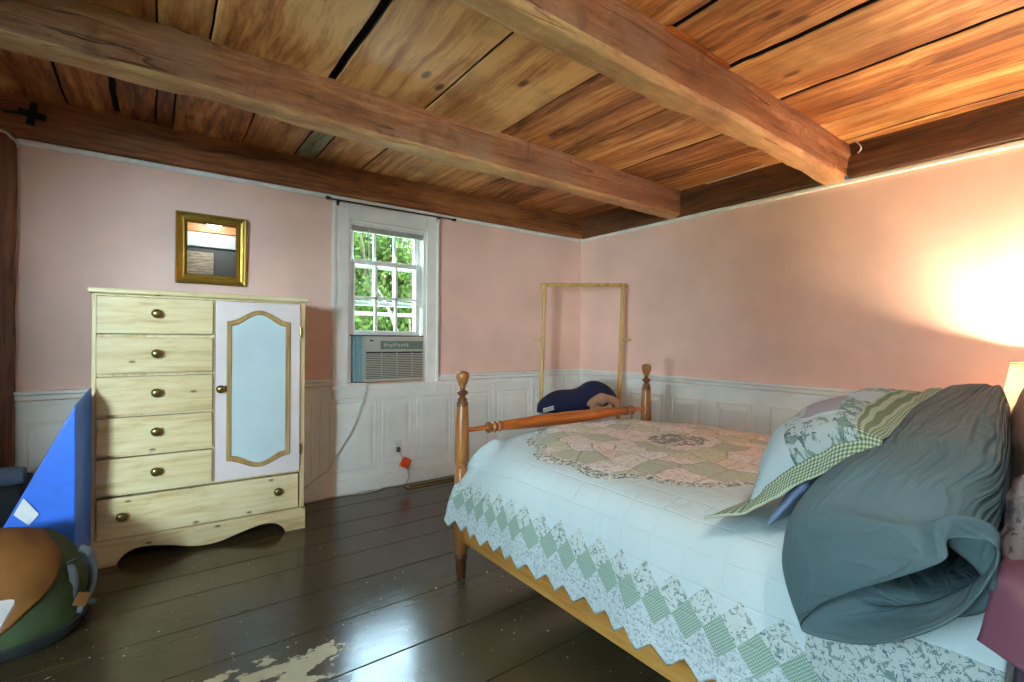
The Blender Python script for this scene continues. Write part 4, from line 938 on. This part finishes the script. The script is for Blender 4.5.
pillow('pillow', (1.085, .150, .652), (1.14, .135, .885), (1.62, .12, .86), (1.62, .16, .662), .035, .05, M['floral'], 'mauve floral pillow behind the open end of the grey-teal pillow', sd=8, wr=.012)
def drape(pts_, y0, y1, fold, nm, mat, lab, cat):
    C_ = catmull([(x, 0, z) for x, z in pts_], 10); n_ = len(C_)-1; bm = B()
    def f(u, v):
        c = C_[round(u*n_)]; y = y0+(y1-y0)*v; w = u*u
        x = c.x+fold*w*math.sin(v*11+u*2)+.008*N3((v*5, u*5, 1)); z = c.z+fold*.5*w*math.cos(v*9)+.008*N3((v*4, u*4, 6))
        return Vector((x, y+.02*w*math.sin(v*6+1), z))
    add_grid(bm, n_, 48, f); o = obj(nm, bm, mat, smooth=True); so = o.modifiers.new('thick', 'SOLIDIFY'); so.thickness = .004; return tag(o, lab, cat)
drape([(1.30, .735), (1.22, .755), (1.14, .757), (1.07, .738), (1.02, .695), (.985, .645)], .150, -.16, .016, 'pillowcase', M['maroon'], 'plum satin pillowcase end sticking out over the bed edge beside the mauve floral pillow', 'pillowcase')
drape([(1.34, .640), (1.20, .638), (1.10, .615), (1.065, .56), (1.055, .48), (1.05, .38), (1.045, .28)], .134, -.17, .008, 'bed_sheet', M['plumdark'], 'dark plum bed sheet hanging down beside the end of the quilt', 'sheet')

# ---------------------------------------------------------------- nightstand and lamp
NX, NY = 3.10, .30
ns = thing('nightstand', 'small wooden nightstand under the lit table lamp', 'nightstand', (NX-.02, NY-.08, 0))
bm = B(); add_box(bm, (NX-.24, NY-.30, .585), (NX+.21, NY+.18, .61), .006); obj('top', bm, M['maplex'], ns)
bm = B(); add_box(bm, (NX-.22, NY-.28, .45), (NX+.19, NY+.16, .585), .003); obj('apron', bm, M['maplex'], ns)
bm = B(); add_box(bm, (NX-.232, NY-.24, .465), (NX-.22, NY+.12, .572), .003); d_ = obj('drawer', bm, M['maplex'], ns)
bm = B(); add_lathe(bm, [(.005, 0), (.014, .012), (.012, .02), (0, .023)], 16, Matrix.Translation((NX-.232, NY-.06, .52)) @ Matrix.Rotation(-PI/2, 4, 'Y')); obj('knob', bm, M['brassknob'], d_, smooth=True)
for sx_ in (NX-.2, NX+.17):
    for sy_ in (NY-.26, NY+.14):
        bm = B(); add_tube(bm, [(sx_, sy_, 0), (sx_, sy_, .46)], lambda t: .012+.010*t, 12, 0); obj('leg', bm, M['maple'], ns)
la = thing('table_lamp', 'lit table lamp with cream drum shade on the nightstand beside the bed', 'lamp', (NX, NY, .61))
bm = B(); add_lathe(bm, [(.065, .61), (.068, .622), (.03, .632), (.022, .65), (.045, .69), (.055, .73), (.04, .775), (.016, .80), (.012, .86), (.012, .90)], 28, Matrix.Translation((NX, NY, 0))); obj('base', bm, M['brassknob'], la, smooth=True)
bm = B(); n = 40; V = add_grid(bm, n, 6, lambda u, v: Vector((NX+(.150-.035*v)*math.cos(2*PI*u), NY+(.150-.035*v)*math.sin(2*PI*u), .80+.215*v)), closed_u=True)
o = obj('lamp_shade', bm, M['shade'], la, smooth=True, label='cream lamp shade'); so = o.modifiers.new('thick', 'SOLIDIFY'); so.thickness = .002
bm = B(); add_tube(bm, [(NX+.115*math.cos(a*PI/20), NY+.115*math.sin(a*PI/20), 1.013) for a in range(41)], .003, 6, 0); add_tube(bm, [(NX-.113, NY, 1.005), (NX+.113, NY, 1.005)], .002, 6, 0); obj('shade_ring', bm, M['brassknob'], la)
bm = B(); bmesh.ops.create_uvsphere(bm, u_segments=20, v_segments=12, radius=.028, matrix=Matrix.Translation((NX, NY, .93))); obj('bulb', bm, M['bulb'], la, smooth=True)
l = bpy.data.lights.new('lamp_light', 'POINT'); l.energy = LAMP_W; l.color = (1, .77, .52); l.shadow_soft_size = .045
lo = bpy.data.objects.new('lamp_light', l); COL.objects.link(lo); lo.location = (NX, NY, .93)

# ---------------------------------------------------------------- garment rack in the corner
ca, sa = rt.x, rt.y
ang = math.atan2(sa, ca)
TL, TR = at_d(544.5, 285, 4.1), at_d(623, 285, 4.1)
BL = at_d(541, 405, 4.1); BR = at_d(618.5, 405, 4.1)
def ext(t, b, z): k_ = (z-t.z)/(b.z-t.z); return t.lerp(b, k_)
rk = thing('garment_rack', 'light wooden clothes rack standing empty across the room corner', 'clothes rack', ((TL.x+TR.x)/2, (TL.y+TR.y)/2, 0), ang)
ex = (TR-TL); ex.z = 0; ex.normalize(); ey = Vector((-ex.y, ex.x, 0))
for t, b, s in ((TL, BL, -1), (TR, BR, 1)):
    bm = B(); foot = ext(t, b, .03); add_tube(bm, [foot, t-Vector((0, 0, .0))], .0165, 12, 0); po = obj('upright', bm, M['rackwood'], rk)
    bm = B(); p = ext(t, b, 1.10); add_tube(bm, [p, p+ex*s*.075+Vector((0, 0, .004))], .010, 10, 0); add_lathe(bm, [(.011, -.004), (.014, 0), (.011, .008)], 12, Matrix.Translation(p+ex*s*.078)); obj('peg', bm, M['rackwood'], po)
    bm = B(); add_tube(bm, [foot-ey*.17, foot+ey*.17], .018, 12, 0); obj('foot', bm, M['rackwood'], rk)
bm = B(); add_tube(bm, [TL-ex*.035, TR+ex*.035], .0145, 12, 0); obj('top_bar', bm, M['rackwood'], rk)
bm = B(); add_tube(bm, [ext(TL, BL, .12), ext(TR, BR, .12)], .013, 12, 0); obj('lower_bar', bm, M['rackwood'], rk)
# white bin in front of the rack with the navy cushion on it
C0 = at_d(578, 410, 3.82); cz = .530
mm = Matrix.Translation((C0.x, C0.y, 0)) @ Matrix.Rotation(ang, 4, 'Z')
bn = thing('storage_bin', 'white storage bin under the navy cushion in the corner', 'storage bin', (C0.x, C0.y, 0), ang)
bm = B(); add_box(bm, (-.29, -.17, 0), (.25, .17, cz-.035), .02, 3, mm); obj('body', bm, M['whiteplastic'], bn, smooth=True, auto=40)
bm = B(); add_box(bm, (-.305, -.185, cz-.035), (.265, .185, cz-.002), .01, 3, mm); obj('lid', bm, M['whiteplastic'], bn, smooth=True, auto=40)
bm = B(); hs = [(-.325, .02, .05), (-.315, .07, .09), (-.28, .11, .13), (-.22, .15, .16), (-.14, .175, .175), (-.05, .186, .18), (.0, .20, .18), (.06, .24, .185), (.12, .252, .185), (.19, .235, .18), (.25, .19, .165), (.29, .13, .13), (.308, .07, .09), (.313, .02, .05)]
hs = catmull(hs, 5)
def bean(u, v):
    i = round(u*(len(hs)-1)); s, h, d = hs[i]; a = 2*PI*v
    ca_, sa_ = math.cos(a), math.sin(a); z = cz+h/2+h/2*math.copysign(abs(sa_)**.8, sa_); y = -.02+d*.85*math.copysign(abs(ca_)**.85, ca_)-.03*math.sin((s+.3)*5)
    w = .006*N3((s*9, v*6, 3)); return mm @ Vector((s, y+w, max(cz, z+w)))
V = add_grid(bm, len(hs)-1, 36, bean, closed_v=True)
for r_ in (V[0], V[-1]): bm.faces.new(r_)
cu = thing('cushion', 'navy blue curved nursing cushion lying on the white bin', 'cushion', (C0.x, C0.y, cz), ang)
obj('cover', bm, M['navy'], cu, smooth=True)
bm = B(); t_ = at_d(552, 408, 3.60)
for k_ in range(3):
    a_, b_ = at_d(543, 411.5-k_*1.6+.8, 3.655), at_d(554, 408.5-k_*1.6+.8, 3.650); add_tube(bm, [a_, b_], .0042, 6, 0)
obj('striped_label', bm, M['whitefab'], cu, label='white striped edge label')
bm = B()
pth = [at_d(591, 407, 3.60), at_d(594, 402, 3.60), at_d(601, 399.5, 3.62), at_d(608, 399, 3.63), at_d(614, 402, 3.63), at_d(617.5, 408, 3.64), at_d(618, 413, 3.64)]
add_tube(bm, pth, lambda t: .024+.012*math.sin(t*PI)+.006*math.sin(t*23), 14, 6); add_tube(bm, [at_d(592, 409, 3.58), at_d(602, 407, 3.60), at_d(612, 409, 3.60)], lambda t: .022+.008*math.sin(t*9), 12, 6)
for v in bm.verts: v.co += Vector((N3(v.co, 14), N3(v.co+Vector((3, 1, 2)), 14), N3(v.co+Vector((7, 5, 2)), 14)))*.016; v.co.z = max(v.co.z, cz+.002)
tag(obj('folded_cloth', bm, M['tan'], smooth=True), 'crumpled tan cloth tucked in front of the navy cushion', 'cloth')

# ---------------------------------------------------------------- left-hand pile: backpack, wedge, bag, blanket, table
bp = thing('backpack', 'olive and ochre backpack lying on the floor in front of the blue wedge', 'backpack', (-.52, 2.5, 0))
def bagf(u, v, e=0.0, c=(-.525, 2.50), rx=.318, ry=.235, h=.385):
    a = 2*PI*u; t = v*PI/2*1.0   # v 0 bottom ring .. 1 top
    pr = [(0, .80), (.04, .93), (.12, .99), (.25, 1.0), (.45, .985), (.62, .93), (.78, .80), (.90, .60), (.97, .36), (1.0, 0.02)]
    i = v*(len(pr)-1); k_ = min(len(pr)-2, int(i)); f = i-k_; z = (pr[k_][0]*(1-f)+pr[k_+1][0]*f)*h; r = pr[k_][1]*(1-f)+pr[k_+1][1]*f
    ca_, sa_ = math.cos(a), math.sin(a); ex_ = .72
    x = c[0]+(rx+e)*r*math.copysign(abs(ca_)**ex_, ca_); y = c[1]+(ry+e)*r*math.copysign(abs(sa_)**ex_, sa_)
    w = .020*N3((x*7, y*7, z*7))+.010*N3((x*15, y*15, z*22)); z = z+e*.8*(v)
    d = Vector((x-c[0], y-c[1], (z-h*.4)*.7)).normalized(); q = Vector((x, y, z))+d*w; q.z = max(.001, q.z); return q
bm = B(); V = add_grid(bm, 72, 40, bagf, closed_u=True); bm.faces.new([V[i][0] for i in range(72)]); bm.faces.new([V[i][40] for i in range(72)])
obj('body', bm, M['green'], bp, smooth=True, label='olive green body')
# ochre top panel, dark base wrap
def patch(u0, u1, v0, v1, e, nu=30, nv=24, sk=0.0):
    b = B(); add_grid(b, nu, nv, lambda u, v: bagf(u0+(u1-u0)*u+sk*v, v0+(v1-v0)*v, e)); return b
def ochre():
    bb = B()
    def ue(v): return min(1.04, .81+.24*max(-.12, (v-.40)/.48))
    add_grid(bb, 40, 30, lambda u, v: (lambda vv: bagf(.50+(ue(vv)-.50)*u, vv, .005))(.22+.765*v)); return bb
o = obj('front_panel', ochre(), M['ochre'], bp, smooth=True, label='ochre front panel'); so = o.modifiers.new('t', 'SOLIDIFY'); so.thickness = .005; so.offset = 0
o = obj('base_wrap', patch(.50, 1.03, .0, .26, .005), M['charcoal'], bp, smooth=True, label='charcoal lower wrap'); so = o.modifiers.new('t', 'SOLIDIFY'); so.thickness = .005; so.offset = 0
o = obj('top_collar', patch(.45, .66, .70, .99, .012), M['charcoal'], bp, smooth=True, label='charcoal top collar'); so = o.modifiers.new('t', 'SOLIDIFY'); so.thickness = .006; so.offset = 0
o = obj('side_patch', patch(.70, .76, .22, .36, .009, 8, 8), M['greyweb'], bp, smooth=True, label='grey patch'); so = o.modifiers.new('t', 'SOLIDIFY'); so.thickness = .004; so.offset = 0
def strap(pts, w, name, mat, lab=None):
    b = B(); P = catmull(pts, 8); vs = []
    for i, p in enumerate(P):
        d = (P[min(i+1, len(P)-1)]-P[max(0, i-1)]).normalized(); view = Vector((-.05, -1, .25)).normalized(); s_v = d.cross(view).normalized()
        vs.append([b.verts.new(p+s_v*w), b.verts.new(p-s_v*w)])
    for (a0, a1), (b0, b1) in zip(vs, vs[1:]): b.faces.new((a0, a1, b1, b0))
    o = obj(name, b, mat, bp, smooth=True, label=lab); so = o.modifiers.new('t', 'SOLIDIFY'); so.thickness = .004; so.offset = 0; return o
strap([at_d(66, 566, 1.775), at_d(72, 570, 1.775), at_d(74, 583, 1.775), at_d(72, 598, 1.775), at_d(75, 608, 1.785), at_d(83, 609, 1.79)], .013, 'strap', M['greyweb'], 'grey webbing strap')
strap([at_d(80, 548, 1.86), at_d(89, 551, 1.86), at_d(93, 565, 1.86), at_d(92, 583, 1.85), at_d(88, 598, 1.84), at_d(95, 603, 1.85)], .013, 'strap', M['greyweb'], 'grey webbing strap')
b_ = at_d(82, 599, 1.78); bm = B(); add_box(bm, (-.020, -.004, -.024), (.020, .004, .024), .003, 2, Matrix.Translation(b_) @ Matrix.Rotation(.4, 4, 'Y')); obj('tag', bm, M['ochre'], bp, label='small ochre tag')
bm = B(); add_tube(bm, [at_d(68, 563, 1.77), at_d(77, 558, 1.78)], .007, 8, 0); obj('buckle', bm, M['black'], bp)

bm = B(); F3 = [(-.274, 2.775, .805), (-.635, 2.775, .0), (-.274, 2.775, .0)]; B3 = [(-.236, 2.972, .868), (-.64, 2.975, .0), (-.236, 2.972, .0)]
a = [bm.verts.new(p) for p in F3]; b = [bm.verts.new(p) for p in B3]; bm.faces.new(a); bm.faces.new(b[::-1])
for i in range(3): bm.faces.new((a[i], b[i], b[(i+1) % 3], a[(i+1) % 3]))
bmesh.ops.bevel(bm, geom=bm.edges[:], offset=.006, segments=3, profile=.6, affect='EDGES')
wg = thing('wedge_cushion', 'tall bright blue triangular wedge cushion with white tag beside the pine dresser', 'wedge cushion', (-.44, 2.87, 0)); obj('cover', bm, M['blue'], wg, smooth=True, auto=45)
bm = B(); yq = 2.770
pt = [at_y(23.5, 498, yq), at_y(39, 514, yq), at_y(29, 525.5, yq), at_y(13.5, 515, yq)]
vs = [bm.verts.new(p) for p in pt]; f = bm.faces.new(vs); o = obj('tag', bm, M['tagpaper'], wg, label='white paper tag'); so = o.modifiers.new('t', 'SOLIDIFY'); so.thickness = .002
bm = B(); add_box(bm, (-1.06, 3.02, 0), (-.47, 3.36, .425), .05, 4)
for v in bm.verts: v.co += Vector((N3(v.co, 4), N3(v.co+Vector((4, 2, 1)), 4), 0))*.014
du = thing('duffel_bag', 'black duffel bag behind the blue wedge at the corner post', 'bag', (-.76, 3.19, 0)); obj('body', bm, M['charcoal'], du, smooth=True)
bm = B(); add_tube(bm, [(-.95, 3.012, .20), (-.93, 3.006, .36), (-.8, 3.0, .40), (-.66, 3.006, .36), (-.64, 3.012, .20)], .012, 8, 6); obj('handle', bm, M['black'], du, smooth=True)
bm = B(); add_tube(bm, [(-1.1, 3.10, .466), (-.8, 3.10, .468), (-.6, 3.09, .466), (-.475, 3.085, .462)], lambda t: .040+.003*math.sin(t*17), 16, 8)
tag(obj('rolled_blanket', bm, M['greyblanket'], smooth=True), 'grey rolled blanket lying on top of the black duffel bag', 'blanket')
# white side table whose corner pokes into view
tp = at_z(16.5, 598.5, .50); tl = at_z(-40, 606, .50); tb = at_z(-12, 650, .50)
tw = thing('side_table', 'white-topped side table whose rounded corner shows in front of the backpack', 'table', (tp.x-.25, tp.y-.12, 0))
u1 = (tl-tp).normalized(); u2 = (tb-tp).normalized()
def tpt(a, b): return tp+u1*a+u2*b
out = [tpt(.016, 0), tpt(.5, 0), tpt(.5, .33), tpt(.33, .36), tpt(0, .33), tpt(0, .016), tpt(.003, .005), tpt(.008, .0015)]
bm = B(); add_prism(bm, [(p.x, p.y) for p in out], .490, .50, 'xy'); obj('table_top', bm, M['whiteplastic'], tw)
for a_, b_ in ((.12, .06), (.44, .06), (.44, .28), (.10, .28)):
    p = tpt(a_, b_); bm = B(); add_tube(bm, [(p.x, p.y, 0), (p.x, p.y, .490)], .014, 12, 0); obj('leg', bm, M['whiteplastic'], tw)
# weathered plank picture on the rear wall (seen in the mirror)
k = Mat('weathered_planks'); p = k.coord(); x, y, z = k.sep(p); row = k.m_('FLOOR', k.mul(z, 26.0))
n = k.noise(k.comb(k.mul(x, 3.0), row, k.mul(z, 26.0)), 3.5, 5, .65); gapm = k.lt(k.m_('FRACT', k.mul(z, 26.0)), .10)
M['planks'] = k.done(k.mix(gapm, k.ramp(n, [(.3, lin((62, 54, 46))), (.5, lin((128, 116, 100))), (.7, lin((176, 166, 150)))]), lin((30, 26, 22))), .8)
pc = thing('plank_picture', 'weathered grey plank picture on the rear wall, reflected in the mirror', 'picture', (.45, YR+.01, 1.42))
bm = B(); add_box(bm, (.22, YR+.002, 1.42), (.60, YR+.016, 1.80), .002); obj('panel', bm, M['planks'], pc)
bm = B()
for lo, hi in (((.21, YR+.002, 1.41), (.222, YR+.022, 1.81)), ((.598, YR+.002, 1.41), (.61, YR+.022, 1.81)), ((.21, YR+.002, 1.41), (.61, YR+.022, 1.422)), ((.21, YR+.002, 1.798), (.61, YR+.022, 1.81))): add_box(bm, lo, hi, .002)
obj('frame', bm, M['acdark'], pc)
# bright patch of sky beyond the side window
l = bpy.data.lights.new('bright_sky_daylight', 'AREA'); l.shape = 'DISK'; l.size = .95; l.energy = FAR_W; l.color = (.60, .83, 1.0)
lo = bpy.data.objects.new('bright_sky_daylight', l); COL.objects.link(lo); lo.location = (-2.98, -2.40, 1.85)
lo.rotation_euler = (Vector((.2, 3.0, 1.0))-lo.location).to_track_quat('-Z', 'Y').to_euler()
# added fill lamp, unseen outside the side window, lifting the back-right walls
l = bpy.data.lights.new('low_fill_lamp', 'AREA'); l.shape = 'DISK'; l.size = 1.3; l.energy = LOW_FILL_W; l.color = (.72, .89, 1.0)
lo = bpy.data.objects.new('low_fill_lamp', l); COL.objects.link(lo); lo.location = (-5.2, -2.4, .80)
lo.rotation_euler = (Vector((2.7, 3.3, 1.3))-lo.location).to_track_quat('-Z', 'Y').to_euler()
